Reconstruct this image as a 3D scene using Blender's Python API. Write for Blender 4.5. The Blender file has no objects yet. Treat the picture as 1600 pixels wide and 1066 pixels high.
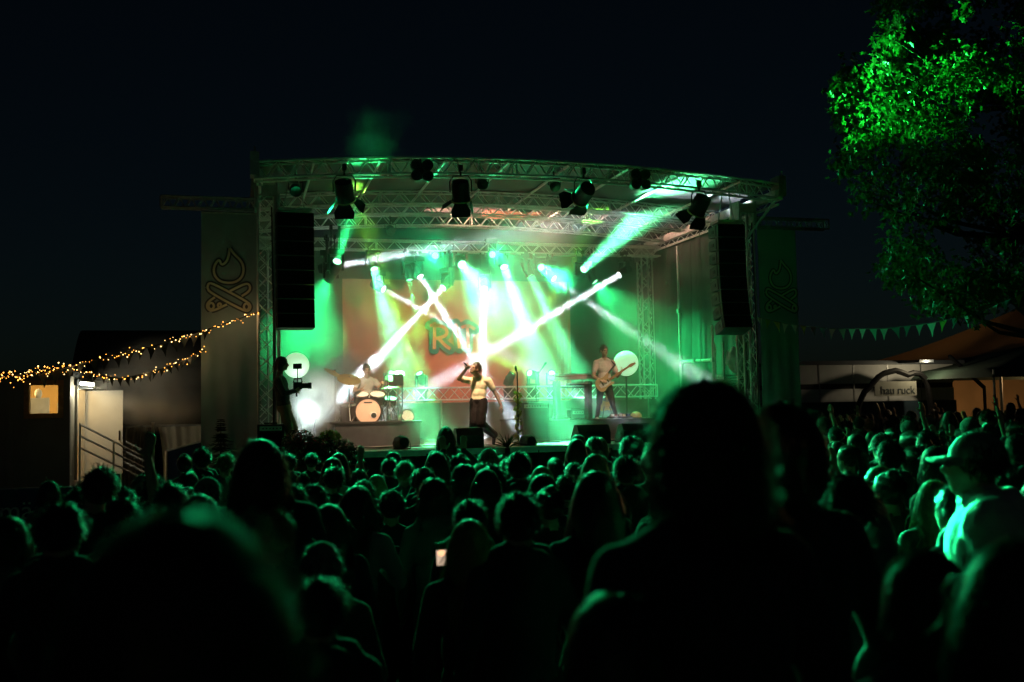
import bpy, math, random
import numpy as np
from mathutils import Vector, Matrix, noise
random.seed(11); RNG = np.random.default_rng(5)
S = bpy.context.scene
C = S.collection
V = Vector
R = math.radians

# ------------------------------------------------------------------ camera, world, exposure
F = 1556.0                                   # focal length in photo pixels (1600 wide)
yaw, pitch, roll = R(15), R(3.38), R(1.0)
CF = V((math.sin(yaw)*math.cos(pitch), math.cos(yaw)*math.cos(pitch), math.sin(pitch)))
_r = V((math.cos(yaw), -math.sin(yaw), 0)); _u = _r.cross(CF)
CR = _r*math.cos(roll) - _u*math.sin(roll); CU = _u*math.cos(roll) + _r*math.sin(roll)
O = V((0, 0, 2.3))
cd = bpy.data.cameras.new('camera'); cam = bpy.data.objects.new('camera', cd); C.objects.link(cam)
_m = Matrix((CR, CU, -CF)).transposed().to_4x4(); _m.translation = O; cam.matrix_world = _m
cd.sensor_width = 36; cd.lens = F*36/1600; cd.clip_start = 0.05; cd.clip_end = 900
cd.dof.use_dof = True; cd.dof.focus_distance = 19.5; cd.dof.aperture_fstop = 2.0
S.camera = cam

w = bpy.data.worlds.new("World"); S.world = w; w.use_nodes = True
_nt = w.node_tree
sky = _nt.nodes.new('ShaderNodeTexSky'); sky.sky_type = 'NISHITA'; sky.sun_disc = False
sky.sun_elevation = R(15); sky.sun_rotation = R(200)
_tint = _nt.nodes.new('ShaderNodeMix'); _tint.data_type = 'RGBA'; _tint.blend_type = 'MULTIPLY'; _tint.inputs[0].default_value = 1
_tint.inputs[7].default_value = (.19, .31, .36, 1)          # moonless navy night
_nt.links.new(sky.outputs[0], _tint.inputs[6]); _nt.links.new(_tint.outputs[2], _nt.nodes['Background'].inputs[0])
_nt.nodes['Background'].inputs[1].default_value = 0.0021

S.view_settings.view_transform = 'Standard'; S.view_settings.look = 'None'
S.view_settings.exposure = 0; S.view_settings.gamma = 1
S.cycles.use_denoising = True; S.cycles.max_bounces = 5; S.cycles.diffuse_bounces = 3
S.cycles.volume_bounces = 1; S.cycles.volume_step_rate = 1; S.cycles.volume_max_steps = 64
S.cycles.sample_clamp_indirect = 3; S.cycles.use_adaptive_sampling = False
S.cycles.transparent_max_bounces = 6; S.cycles.caustics_reflective = False; S.cycles.caustics_refractive = False

def at(px, py, Y):
    """the point that stands at depth Y (metres along the stage axis) where the photo shows pixel px, py"""
    d = CF*F + CR*(px-800) - CU*(py-533)
    return O + d*((Y-O.y)/d.y)
def dist_at(px, py, dist):
    d = CF*F + CR*(px-800) - CU*(py-533)
    return O + d*(dist/F)
def to_px(p):
    d = V(p)-O; z = d.dot(CF)
    return 800+F*d.dot(CR)/z, 533-F*d.dot(CU)/z, z

# ------------------------------------------------------------------ materials
def mat(name, col, rough=.6, metal=0, var=.25, scale=6, bump=0, emit=None, es=0, trans=0, spec=.5, sheen=0, bscale=None):
    m = bpy.data.materials.new(name); m.use_nodes = True; nt = m.node_tree
    b = nt.nodes['Principled BSDF']
    b.inputs['Roughness'].default_value = rough; b.inputs['Metallic'].default_value = metal
    b.inputs['Specular IOR Level'].default_value = spec
    b.inputs['Base Color'].default_value = (*col, 1)
    if sheen: b.inputs['Sheen Weight'].default_value = sheen
    if var or bump:
        tc = nt.nodes.new('ShaderNodeTexCoord')
        n = nt.nodes.new('ShaderNodeTexNoise'); n.inputs['Scale'].default_value = scale; n.inputs['Detail'].default_value = 4
        nt.links.new(tc.outputs['Object'], n.inputs['Vector'])
        if var:
            r = nt.nodes.new('ShaderNodeValToRGB')
            r.color_ramp.elements[0].position = .3; r.color_ramp.elements[1].position = .72
            r.color_ramp.elements[0].color = (*[c*(1-var) for c in col], 1)
            r.color_ramp.elements[1].color = (*[min(1, c*(1+var)) for c in col], 1)
            nt.links.new(n.outputs['Fac'], r.inputs[0]); nt.links.new(r.outputs[0], b.inputs['Base Color'])
        if bump:
            n2 = n
            if bscale:
                n2 = nt.nodes.new('ShaderNodeTexNoise'); n2.inputs['Scale'].default_value = bscale; n2.inputs['Detail'].default_value = 3
                nt.links.new(tc.outputs['Object'], n2.inputs['Vector'])
            bp = nt.nodes.new('ShaderNodeBump'); bp.inputs['Strength'].default_value = bump; bp.inputs['Distance'].default_value = .05
            nt.links.new(n2.outputs['Fac'], bp.inputs['Height']); nt.links.new(bp.outputs[0], b.inputs['Normal'])
    if emit:
        b.inputs['Emission Color'].default_value = (*emit, 1); b.inputs['Emission Strength'].default_value = es
    if trans:
        t = nt.nodes.new('ShaderNodeBsdfTranslucent'); t.inputs[0].default_value = (*col, 1)
        mx = nt.nodes.new('ShaderNodeMixShader'); mx.inputs[0].default_value = trans
        nt.links.new(b.outputs[0], mx.inputs[1]); nt.links.new(t.outputs[0], mx.inputs[2])
        nt.links.new(mx.outputs[0], nt.nodes['Material Output'].inputs[0])
    return m
def volume_mat(name, lo, hi, scale, col=(.9, .92, .9), aniso=.25, ball=False, detail=3, seed=0.0):
    m = bpy.data.materials.new(name); m.use_nodes = True; nt = m.node_tree; nt.nodes.remove(nt.nodes['Principled BSDF'])
    pv = nt.nodes.new('ShaderNodeVolumePrincipled'); pv.inputs['Color'].default_value = (*col, 1); pv.inputs['Anisotropy'].default_value = aniso
    tc = nt.nodes.new('ShaderNodeTexCoord'); tn = nt.nodes.new('ShaderNodeTexNoise')
    tn.noise_dimensions = '4D'; tn.inputs['W'].default_value = seed
    tn.inputs['Scale'].default_value = scale; tn.inputs['Detail'].default_value = detail
    mr = nt.nodes.new('ShaderNodeMapRange'); mr.inputs[1].default_value = .36; mr.inputs[2].default_value = .7
    mr.inputs[3].default_value = lo; mr.inputs[4].default_value = hi
    nt.links.new(tc.outputs['Object'], tn.inputs[0]); nt.links.new(tn.outputs[0], mr.inputs[0])
    out = mr.outputs[0]
    if ball:                                  # fades to nothing at the edge of a unit ball scaled to the puff's size
        ln = nt.nodes.new('ShaderNodeVectorMath'); ln.operation = 'LENGTH'
        nt.links.new(tc.outputs['Object'], ln.inputs[0])
        m2 = nt.nodes.new('ShaderNodeMapRange'); m2.inputs[1].default_value = .25; m2.inputs[2].default_value = 1
        m2.inputs[3].default_value = 1; m2.inputs[4].default_value = 0
        nt.links.new(ln.outputs['Value'], m2.inputs[0])
        mu = nt.nodes.new('ShaderNodeMath'); mu.operation = 'MULTIPLY'
        nt.links.new(out, mu.inputs[0]); nt.links.new(m2.outputs[0], mu.inputs[1]); out = mu.outputs[0]
    nt.links.new(out, pv.inputs['Density'])
    nt.links.new(pv.outputs[0], nt.nodes['Material Output'].inputs['Volume'])
    return m

ALU = mat('aluminium', (.85, .86, .87), .35, .15, .12, 9)
STEEL = mat('galvanised_steel', (.45, .46, .47), .4, .7, .2, 12)
CHROME = mat('chrome', (.7, .7, .72), .2, 1, .1)
BLACK = mat('black_paint', (.012, .012, .013), .55, 0, .3, 20)
BLACKM = mat('black_metal', (.02, .02, .022), .35, .4, .2, 18)
CLOTHB = mat('black_cloth', (.035, .037, .04), .9, 0, .3, 3, .5, bscale=5)
MOLTON = mat('grey_stage_cloth', (.10, .11, .105), .95, 0, .3, 1.2, .5, bscale=2.5)
SIDECL = mat('dark_side_cloth', (.075, .08, .08), .95, 0, .35, 1.0, .5, bscale=2)
CANOPY = mat('canopy_fabric', (.13, .135, .135), .7, 0, .12, 1.0, .3, trans=.25)
DECK = mat('deck_plywood', (.16, .155, .15), .45, 0, .3, 4)
RISER = mat('riser_panel', (.045, .045, .05), .5, 0, .3, 5)
GRILLE = mat('speaker_grille', (.008, .008, .009), .8, 0, .3, 30, spec=.1)
PACAB = mat('speaker_cabinet', (.055, .057, .06), .6, 0, .2, 14)
ORANGE = mat('orange_backdrop', (.72, .20, .13), .85, 0, .12, 1.1, .35, bscale=1.6)
TEAL = mat('teal_print', (.02, .24, .19), .8, 0, .1)
ORLET = mat('orange_print', (.8, .27, .12), .8, 0, .1)
BANNER = mat('grey_green_banner', (.38, .50, .55), .85, 0, .18, 1.3, .5, bscale=1.8)
GOLD = mat('pale_gold_print', (.86, .80, .62), .7, 0, .1)
DKPRINT = mat('dark_print', (.10, .12, .13), .8, 0, .1)
GRASS = mat('trodden_grass', (.035, .045, .02), .95, 0, .5, 2.5, .8, bscale=14)
SHELL = mat('cabin_sheet_metal', (.11, .125, .15), .55, 0, .15, 2, .1)
DOORM = mat('grey_white_door', (.55, .54, .50), .5, 0, .08, 2)
TARP = mat('beige_tarpaulin', (.42, .38, .30), .75, 0, .2, 2, .5, bscale=2.2)
BLUE = mat('blue_vinyl', (.02, .05, .16), .5, 0, .15, 3)
WHITE = mat('white_vinyl', (.75, .76, .76), .55, 0, .1, 3)
WOODF = mat('window_frame_wood', (.30, .17, .07), .6, 0, .3, 12)
LEAF = mat('maple_leaf', (.055, .13, .035), .38, 0, .45, 1.6, 0, trans=.35, spec=.5)
LEAFY = mat('yellow_green_leaf', (.20, .24, .03), .5, 0, .4, 9, trans=.3)
LEAFD = mat('dark_shrub_leaf', (.03, .06, .02), .5, 0, .5, 9, trans=.2)
LEAFR = mat('red_flower', (.28, .02, .03), .6, 0, .4, 9, trans=.2)
FIR = mat('fir_needles', (.04, .09, .05), .7, 0, .4, 8)
BARK = mat('bark', (.06, .045, .03), .9, 0, .4, 9, .8, bscale=14)
ROPE = mat('cord', (.16, .16, .15), .8, 0, .1)
LENSW = mat('lit_white_lens', (.8, .8, .8), .2, 0, 0, emit=(.9, .95, 1), es=3.5)
LENSG = mat('lit_green_lens', (.2, .8, .4), .2, 0, 0, emit=(.35, 1, .5), es=4)
LENSGL = mat('dim_green_lens', (.2, .8, .4), .2, 0, 0, emit=(.3, 1, .35), es=2.5)
LENSD = mat('dark_lens', (.02, .02, .03), .1, 0, 0)
GLOBE = mat('lit_globe', (.8, .85, .8), .4, 0, 0, emit=(.55, 1, .55), es=.85)
BULB = mat('warm_bulb', (.9, .7, .3), .3, 0, 0, emit=(1, .37, .05), es=5)
BULBC = mat('pale_bulb', (.9, .8, .6), .3, 0, 0, emit=(1, .6, .2), es=7)
TUBE = mat('lit_tube_lamp', (.9, .9, .8), .3, 0, 0, emit=(1, .93, .66), es=14)
ROOMW = mat('room_wall', (.75, .52, .22), .7, 0, .1, 2)
SCREEN = mat('phone_screen', (.1, .1, .1), .2, 0, .6, 30, emit=(.25, .7, .45), es=.12)
SCREENW = mat('phone_screen_bright', (.1, .1, .1), .2, 0, 0, emit=(1, .72, .5), es=.7)

# ------------------------------------------------------------------ mesh building
ORG = {}
def basis(d):
    d = V(d).normalized(); a = V((0, 0, 1)) if abs(d.z) < .9 else V((1, 0, 0))
    x = a.cross(d).normalized(); return x, d.cross(x), d
class MB:
    def __init__(s): s.v = []; s.f = []; s.m = []; s.k = 0
    def add(s, vs, fs):
        n = len(s.v); s.v += [tuple(p) for p in vs]
        for f in fs: s.f.append(tuple(i+n for i in f)); s.m.append(s.k)
        return s
    def box(s, c, d, rot=None):
        c = V(c); h = [x/2 for x in d]; vs = []
        for z in (-1, 1):
            for x, y in ((-1, -1), (1, -1), (1, 1), (-1, 1)):
                p = V((x*h[0], y*h[1], z*h[2])); vs.append(c+(rot @ p if rot else p))
        return s.add(vs, [(0, 3, 2, 1), (4, 5, 6, 7), (0, 1, 5, 4), (1, 2, 6, 5), (2, 3, 7, 6), (3, 0, 4, 7)])
    def bb(s, a, b): return s.box([(x+y)/2 for x, y in zip(a, b)], [abs(y-x) for x, y in zip(a, b)])
    def tube(s, a, b, r, r2=None, n=6, cap=True):
        a = V(a); b = V(b); r2 = r if r2 is None else r2
        if (b-a).length < 1e-6: return s
        x, y, _ = basis(b-a); vs = []
        for p, q in ((a, r), (b, r2)):
            for i in range(n):
                t = 2*math.pi*i/n; vs.append(p+x*(q*math.cos(t))+y*(q*math.sin(t)))
        fs = [(i, (i+1) % n, n+(i+1) % n, n+i) for i in range(n)]
        if cap: fs += [tuple(range(n-1, -1, -1)), tuple(range(n, 2*n))]
        return s.add(vs, fs)
    def path(s, pts, r, n=5):
        pts = [V(p) for p in pts]; vs = []; fs = []; x = None
        for i, p in enumerate(pts):
            d = (pts[min(i+1, len(pts)-1)]-pts[max(i-1, 0)]).normalized()
            if x is None: x = basis(d)[0]
            x = (x-d*x.dot(d)).normalized(); y = d.cross(x)
            q = r[i] if isinstance(r, (list, tuple)) else r
            for k in range(n):
                t = 2*math.pi*k/n; vs.append(p+x*(q*math.cos(t))+y*(q*math.sin(t)))
        for i in range(len(pts)-1):
            for k in range(n): fs.append((i*n+k, i*n+(k+1) % n, (i+1)*n+(k+1) % n, (i+1)*n+k))
        fs += [tuple(range(n-1, -1, -1)), tuple(range((len(pts)-1)*n, len(pts)*n))]
        return s.add(vs, fs)
    def ell(s, c, r, rot=None, nu=12, nv=8):
        c = V(c); r = (r, r, r) if isinstance(r, (int, float)) else r; vs = []; fs = []
        def P(x, y, z):
            p = V((x*r[0], y*r[1], z*r[2])); return c+(rot @ p if rot else p)
        vs.append(P(0, 0, -1))
        for j in range(1, nv):
            ph = -math.pi/2+math.pi*j/nv
            for i in range(nu):
                t = 2*math.pi*i/nu; vs.append(P(math.cos(ph)*math.cos(t), math.cos(ph)*math.sin(t), math.sin(ph)))
        vs.append(P(0, 0, 1)); L = len(vs)-1
        for i in range(nu):
            fs.append((0, 1+(i+1) % nu, 1+i)); b = 1+(nv-2)*nu; fs.append((b+i, b+(i+1) % nu, L))
        for j in range(nv-2):
            for i in range(nu):
                a = 1+j*nu; fs.append((a+i, a+(i+1) % nu, a+nu+(i+1) % nu, a+nu+i))
        return s.add(vs, fs)
    def lathe(s, prof, c, d=(0, 0, 1), n=16, ring=False):
        x, y, z = basis(d); c = V(c); vs = []; fs = []
        for r, h in prof:
            for i in range(n):
                t = 2*math.pi*i/n; vs.append(c+z*h+x*(r*math.cos(t))+y*(r*math.sin(t)))
        for j in range(len(prof)-1):
            for i in range(n): fs.append((j*n+i, j*n+(i+1) % n, (j+1)*n+(i+1) % n, (j+1)*n+i))
        if prof[0][0] > 1e-4 and not ring: fs.append(tuple(range(n-1, -1, -1)))
        if prof[-1][0] > 1e-4 and not ring: fs.append(tuple(range((len(prof)-1)*n, len(prof)*n)))
        return s.add(vs, fs)
    def prism(s, poly, o, ex, ey, depth):
        """polygon in the plane o + ex*u + ey*v, extruded by the vector depth"""
        o = V(o); ex = V(ex); ey = V(ey); dp = V(depth); n = len(poly)
        vs = [o+ex*u+ey*v for u, v in poly]; vs += [p+dp for p in vs]
        fs = [tuple(range(n)), tuple(range(2*n-1, n-1, -1))]+[(i, n+i, n+(i+1) % n, (i+1) % n) for i in range(n)]
        return s.add(vs, fs)
    def sheet(s, fn, nu, nv):
        vs = [fn(i/nu, j/nv) for j in range(nv+1) for i in range(nu+1)]
        return s.add(vs, [(j*(nu+1)+i, j*(nu+1)+i+1, (j+1)*(nu+1)+i+1, (j+1)*(nu+1)+i) for j in range(nv) for i in range(nu)])
    def cap(s, a, b, r, r2=None, n=10):
        r2 = r if r2 is None else r2
        s.tube(a, b, r, r2, n); s.ell(a, r, None, n, 6); s.ell(b, r2, None, n, 6); return s
    def build(s, name, m, parent=None, smooth=True, org=None, ang=40):
        me = bpy.data.meshes.new(name)
        a = np.array(s.v, dtype=float)
        if org is None:
            if parent is not None: org = ORG[parent.name]
            else: org = V(((a[:, 0].min()+a[:, 0].max())/2, (a[:, 1].min()+a[:, 1].max())/2, a[:, 2].min()))
        org = V(org)
        a -= np.array(org)
        me.from_pydata(a.tolist(), [], s.f)
        for x in (m if isinstance(m, (list, tuple)) else [m]): me.materials.append(x)
        if any(s.m): me.polygons.foreach_set('material_index', s.m)
        if smooth:
            me.shade_smooth(); me.set_sharp_from_angle(angle=R(ang))
        o = bpy.data.objects.new(name, me); C.objects.link(o)
        if parent is not None: o.parent = parent
        else: o.location = org
        ORG[o.name] = org
        return o
def tag(o, label=None, cat=None, group=None, kind=None):
    if label: o['label'] = label
    if cat: o['category'] = cat
    if group: o['group'] = group
    if kind: o['kind'] = kind
    return o
def thing(name, label, cat, loc, group=None):
    o = bpy.data.objects.new(name, None); C.objects.link(o); o.location = loc; o.empty_display_size = .2
    ORG[o.name] = V(loc); return tag(o, label, cat, group)
def text_mesh(body, size, ex=.004, off=0.0):
    cu = bpy.data.curves.new('lettering', 'FONT'); cu.body = body; cu.size = size; cu.extrude = ex; cu.offset = off
    cu.align_x = 'CENTER'; cu.resolution_u = 3
    o = bpy.data.objects.new('lettering', cu); C.objects.link(o)
    me = bpy.data.meshes.new_from_object(o.evaluated_get(bpy.context.evaluated_depsgraph_get()))
    bpy.data.objects.remove(o); bpy.data.curves.remove(cu); return me
def put_text(body, size, c, ex, ey, m, name, parent, off=0.0):
    me = text_mesh(body, size, .004, off); ex = V(ex).normalized(); ey = V(ey).normalized(); ez = ex.cross(ey)
    M4 = Matrix((ex, ey, ez)).transposed().to_4x4(); M4.translation = V(c)-ORG[parent.name]
    me.transform(M4); me.materials.clear(); me.materials.append(m)
    o = bpy.data.objects.new(name, me); C.objects.link(o); o.parent = parent; ORG[o.name] = ORG[parent.name]; return o
def truss_lines(mb, a, b, h, wd, step, r=.02, rl=.01, up=(0, 0, 1), tri=False):
    """box truss from a to b: four chords and zigzag lacing; h along up, wd sideways"""
    a = V(a); b = V(b); d = (b-a); L = d.length; d.normalize(); upv = V(up); upv = (upv-d*upv.dot(d)).normalized(); sd = d.cross(upv)
    cs = [(-1, -1), (1, -1), (1, 1), (-1, 1)] if not tri else [(-1, 1), (1, 1), (0, -1)]
    off = [sd*(x*wd/2)+upv*(y*h/2) for x, y in cs]
    for o in off: mb.tube(a+o, b+o, r, n=6)
    n = max(2, round(L/step))
    for k in range(len(off)):
        p, q = off[k], off[(k+1) % len(off)]
        for i in range(n):
            s0, s1 = a+d*(L*i/n), a+d*(L*(i+1)/n)
            if i % 2 == 0: mb.tube(s0+p, s1+q, rl, n=4, cap=False)
            else: mb.tube(s0+q, s1+p, rl, n=4, cap=False)
    for e in (a, b):
        for k in range(len(off)): mb.tube(e+off[k], e+off[(k+1) % len(off)], r*.8, n=5)
    return mb

# ------------------------------------------------------------------ ground
DZ = 1.4                                      # stage deck
def gz(x, y): return .42*max(0.0, 1-max(0.0, y-.9)/3.6)**1.5 + .012*noise.noise(V((x*.9, y*.9, 0)))
def _ground(u, v):
    x = -45+110*u; y = -8+(v**1.5)*72
    return V((x, y, gz(x, y) if y < 17.5 else 0))
g = MB().sheet(_ground, 120, 110).build('ground', GRASS, org=(0, 0, 0)); tag(g, kind='structure')

# ------------------------------------------------------------------ stage
XL, XR = .1, 10.6
st = thing('stage_platform', 'long raised festival stage floor with black skirt in front of the crowd', 'stage', (5.4, 21.7, 0))
MB().bb((XL, 18.25, DZ-.12), (XR+.3, 25.4, DZ)).build('deck', DECK, st)
mb = MB()
mb.sheet(lambda u, v: V((XL+(XR+.3-XL)*u, 18.22+.03*math.sin(u*190)+.012*math.sin(u*77), (DZ-.06)*v)), 240, 3)
mb.build('skirt', CLOTHB, st)
MB().bb((XL+.05, 18.25, DZ+.004), (XR+.25, 18.85, DZ+.008)).build('lit_floor_strip', WHITE, st, False)  # white strip added for the brightly lit front of the deck
MB().bb((XL, 18.19, DZ-.1), (XR+.3, 18.245, DZ+.012)).build('edge_rail', ALU, st)

ARCH = lambda x: 6.6+.27*(1-((x-5.4)/5.3)**2)
rf = thing('stage_roof', 'arched aluminium truss roof with grey canopy over the stage', 'stage roof', (5.4, 21.5, DZ))
def arch_truss(name, Y, x0, x1, depth, wd, n=18, zf=ARCH, r=.022):
    mb = MB(); xs = [x0+(x1-x0)*i/n for i in range(n+1)]
    for dy in (-wd/2, wd/2):
        top = [V((x, Y+dy, zf(x))) for x in xs]; bot = [V((x, Y+dy, zf(x)-depth)) for x in xs]
        mb.path(top, r, 6); mb.path(bot, r, 6)
        for i in range(n):
            m = (bot[i]+bot[i+1])/2
            mb.tube(top[i], m, .011, n=4, cap=False); mb.tube(m, top[i+1], .011, n=4, cap=False)
        for i in range(0, n+1, 6): mb.tube(top[i], bot[i], .016, n=5)
    for i in range(n):
        for z in (0, depth):
            a = V((xs[i], Y-wd/2, zf(xs[i])-z)); b = V((xs[i+1], Y+wd/2, zf(xs[i+1])-z)); mb.tube(a, b, .01, n=4, cap=False)
    for x in (x0, x1):
        for z in (0, depth): mb.tube((x, Y-wd/2, zf(x)-z), (x, Y+wd/2, zf(x)-z), .018, n=5)
    return mb.build(name, ALU, rf)
arch_truss('front_truss', 18.2, .16, 10.62, .3, .3, 26)
arch_truss('cross_truss', 21.2, .2, 10.6, .27, .28, 24)
arch_truss('cross_truss', 22.6, .2, 10.6, .22, .25, 24, r=.018)
arch_truss('cross_truss', 23.9, .2, 10.6, .27, .28, 24)
arch_truss('lighting_truss', 24.15, .3, 10.5, .24, .26, 22, lambda x: 6.24)
for x in (.25, 10.55):
    mb = MB(); mb.bb((x-.06, 18.1, 6.33), (x+.06, 25.1, 6.5)); mb.tube((x, 18.1, 6.2), (x, 25.1, 6.2), .03, n=6)
    for y in np.arange(18.2, 25, .55): mb.tube((x, y, 6.2), (x, y+.27, 6.34), .012, n=4); mb.tube((x, y+.27, 6.34), (x, y+.55, 6.2), .012, n=4)
    mb.build('side_beam', ALU, rf)
for x in np.arange(1.2, 10.2, 1.22):
    MB().tube((x, 18.15, ARCH(x)-.03), (x, 25.1, ARCH(x)-.03), .028, n=6).build('purlin', ALU, rf)
cn = MB().sheet(lambda u, v: V((XL+(XR-XL)*u, 18.12+7.05*v, ARCH(XL+(XR-XL)*u)+.035+.012*math.sin(v*22+u*9)-.018*abs(math.sin(u*27)))), 60, 24).build('canopy', CANOPY, rf)
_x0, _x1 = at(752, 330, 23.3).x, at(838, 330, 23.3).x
MB().sheet(lambda u, v: V((_x0+(_x1-_x0)*u, 22.78+.98*v, ARCH(_x0+(_x1-_x0)*u)-.05-.02*math.sin(u*3.14)+.01*math.sin(u*17+v*5))), 20, 8).build('warm_lit_patch', mat('salmon_light_paint', (.72, .30, .22), .8, 0, .12, 1.5), rf)  # warm light on the canopy, put into the colour of an added panel
MB().tube((10.62, 18.2, 6.4), (10.2, 18.95, 5.55), .03, n=6).build('corner_brace', ALU, rf)
for (x, y, z) in ((.16, 18.2, 6.68), (10.62, 18.2, 6.68)):
    MB().box((x, y, z-.1), (.16, .34, .42)).tube((x, y-.15, z+.02), (x, y-.15, z+.2), .02).build('corner_block', STEEL, rf)

def tower(x, y, lab, z1=6.55, z0=DZ, wd=.3):
    t = thing('truss_tower', lab, 'tower', (x, y, z0), 'truss towers holding the stage roof')
    truss_lines(MB(), (x, y, z0+.02), (x, y, z1-.25), wd, wd, .3, .026, .011, up=(0, 1, 0)).build('mast', ALU, t)
    mb = MB(); mb.bb((x-.24, y-.24, z0), (x+.24, y+.24, z0+.03))
    mb.build('base_plate', STEEL, t)
    mb = MB()
    for dx in (-.19, .19): mb.bb((x+dx-.018, y-.2, z1-.62), (x+dx+.018, y+.2, z1-.15))
    for dy in (-.19, .19): mb.bb((x-.2, y+dy-.018, z1-.4), (x+.2, y+dy+.018, z1-.2))
    mb.build('sleeve_block', STEEL, t)
    mb = MB(); mb.path([(x+.12, y-.17, z0+.1), (x+.13, y-.18, z0+2), (x+.1, y-.17, z1-.6)], .014, 5); mb.build('cable', BLACK, t)
tower(.37, 19.0, 'silver lattice tower beside the hanging speakers left of the cameraman')
tower(10.23, 19.0, 'silver lattice tower right of the curved hanging speakers')
tower(.37, 24.7, 'silver lattice tower at the rear corner behind the cameraman')
tower(10.33, 24.7, 'slender lattice tower at the rear corner right of the guitarist')
pl = thing('steel_pole', 'plain upright steel pole just right of the left front tower', 'pole', (.6, 19.25, DZ))
MB().tube((.6, 19.25, DZ), (.6, 19.25, 6.3), .035, n=8).build('tube', ALU, pl)
MB().bb((.5, 19.15, DZ), (.7, 19.35, DZ+.02)).build('foot_plate', STEEL, pl)

def wing(x0, x1, z, lab):
    t = thing('wing_truss', lab, 'truss', ((x0+x1)/2, 19.1, z), 'wing trusses beside the stage')
    mb = MB()
    for dz in (0, .2):
        for dy in (0, .2): mb.tube((x0, 19.1+dy, z+dz), (x1, 19.1+dy, z+dz), .02, n=6)
    n = 8
    for i in range(n):
        a = x0+(x1-x0)*i/n; b = x0+(x1-x0)*(i+1)/n
        for dy in (0, .2): mb.tube((a, 19.1+dy, z), ((a+b)/2, 19.1+dy, z+.2), .01, n=4); mb.tube(((a+b)/2, 19.1+dy, z+.2), (b, 19.1+dy, z), .01, n=4)
    for x in (x0, x1):
        for dy in (0, .2): mb.tube((x, 19.1+dy, z), (x, 19.1+dy, z+.2), .02, n=5)
    mb.build('frame', STEEL, t)
wing(-1.5, .2, 5.95, 'thin horizontal truss carrying the left campfire banner')
wing(10.4, 12.35, 5.92, 'thin horizontal truss carrying the right campfire banner')

# campfire emblem: outline of a flame over two crossed logs, unit = emblem width
def emblem_lines():
    fl = [(0.02, 1.0), (.1, .88), (.27, .72), (.33, .55), (.3, .36), (.18, .24), (0, .2), (-.2, .24), (-.31, .37), (-.33, .52), (-.28, .66), (-.2, .74), (-.16, .6), (-.05, .68), (0, .82), (.02, 1.0)]
    l1 = [(-.46, .1), (-.44, .19), (-.36, .2), (.42, -.22), (.48, -.32), (.44, -.42), (.34, -.43), (-.42, -.01), (-.46, .1)]
    l2a = [(.02, .02), (.36, .2), (.45, .18), (.47, .08), (.42, 0), (.28, -.09)]
    l2b = [(-.3, -.12), (-.44, -.22), (-.48, -.33), (-.42, -.42), (-.32, -.42), (-.04, -.28)]
    c = lambda x, y, r: [(x+r*math.cos(t*.7), y+r*1.25*math.sin(t*.7)) for t in range(10)]
    return [fl, l1, l2a, l2b, c(-.38, -.32, .06), c(.385, -.33, .06), c(-.2, -.3, .035)]
def smooth2(p, it=2):
    for _ in range(it):
        q = [p[0]]
        for a, b in zip(p, p[1:]): q += [(a[0]*.75+b[0]*.25, a[1]*.75+b[1]*.25), (a[0]*.25+b[0]*.75, a[1]*.25+b[1]*.75)]
        p = q+[p[-1]]
    return p
def ribbon(mb, pts, o, ex, ey, wd, off):
    """flat printed stroke lying on a plane"""
    ez = V(ex).cross(V(ey)); o = V(o)+ez*off; n = len(pts); vs = []
    for i in range(n):
        a = pts[max(i-1, 0)]; b = pts[min(i+1, n-1)]; dx, dy = b[0]-a[0], b[1]-a[1]; L = math.hypot(dx, dy) or 1
        nx, ny = -dy/L*wd/2, dx/L*wd/2; u, v = pts[i]
        vs += [o+V(ex)*(u+nx)+V(ey)*(v+ny), o+V(ex)*(u-nx)+V(ey)*(v-ny)]
    mb.add(vs, [(2*i, 2*i+1, 2*i+3, 2*i+2) for i in range(n-1)])
def banner(x0, x1, z0, z1, cx, cz, s, lab):
    t = thing('banner', lab, 'banner', ((x0+x1)/2, 19.05, z0), 'campfire banners beside the stage')
    def fn(u, v):
        k = max(0, .75-v)
        return V((x0+(x1-x0)*u, 19.06+.05*k*math.sin(u*5+v*7)+.04*k*math.sin(u*11-v*9+1)+.02*k*math.sin(u*23+v*3), z0+(z1-z0)*v))
    MB().sheet(fn, 24, 60).build('cloth', BANNER, t)
    mb = MB(); mb2 = MB()
    for l in emblem_lines():
        p = [(a*s, b*s) for a, b in smooth2(l)]
        ribbon(mb2, p, (cx, 19.05, cz), (1, 0, 0), (0, 0, 1), .12*s, .0); ribbon(mb, p, (cx, 19.046, cz), (1, 0, 0), (0, 0, 1), .05*s, .0)
    mb2.build('emblem_outline', DKPRINT, t, False); mb.build('emblem', GOLD, t, False)
    MB().tube((x0, 19.06, z1), (x1, 19.06, z1), .02).build('top_batten', STEEL, t)
banner(-.79, .2, 1.1, 5.86, -.3, 4.38, .82, 'tall grey banner with a gold campfire emblem, warmly lit from fairy lights')
banner(10.58, 11.5, 1.1, 5.87, 11.1, 4.42, .78, 'dark grey banner with campfire emblem right of the stage behind pennants')

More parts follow.
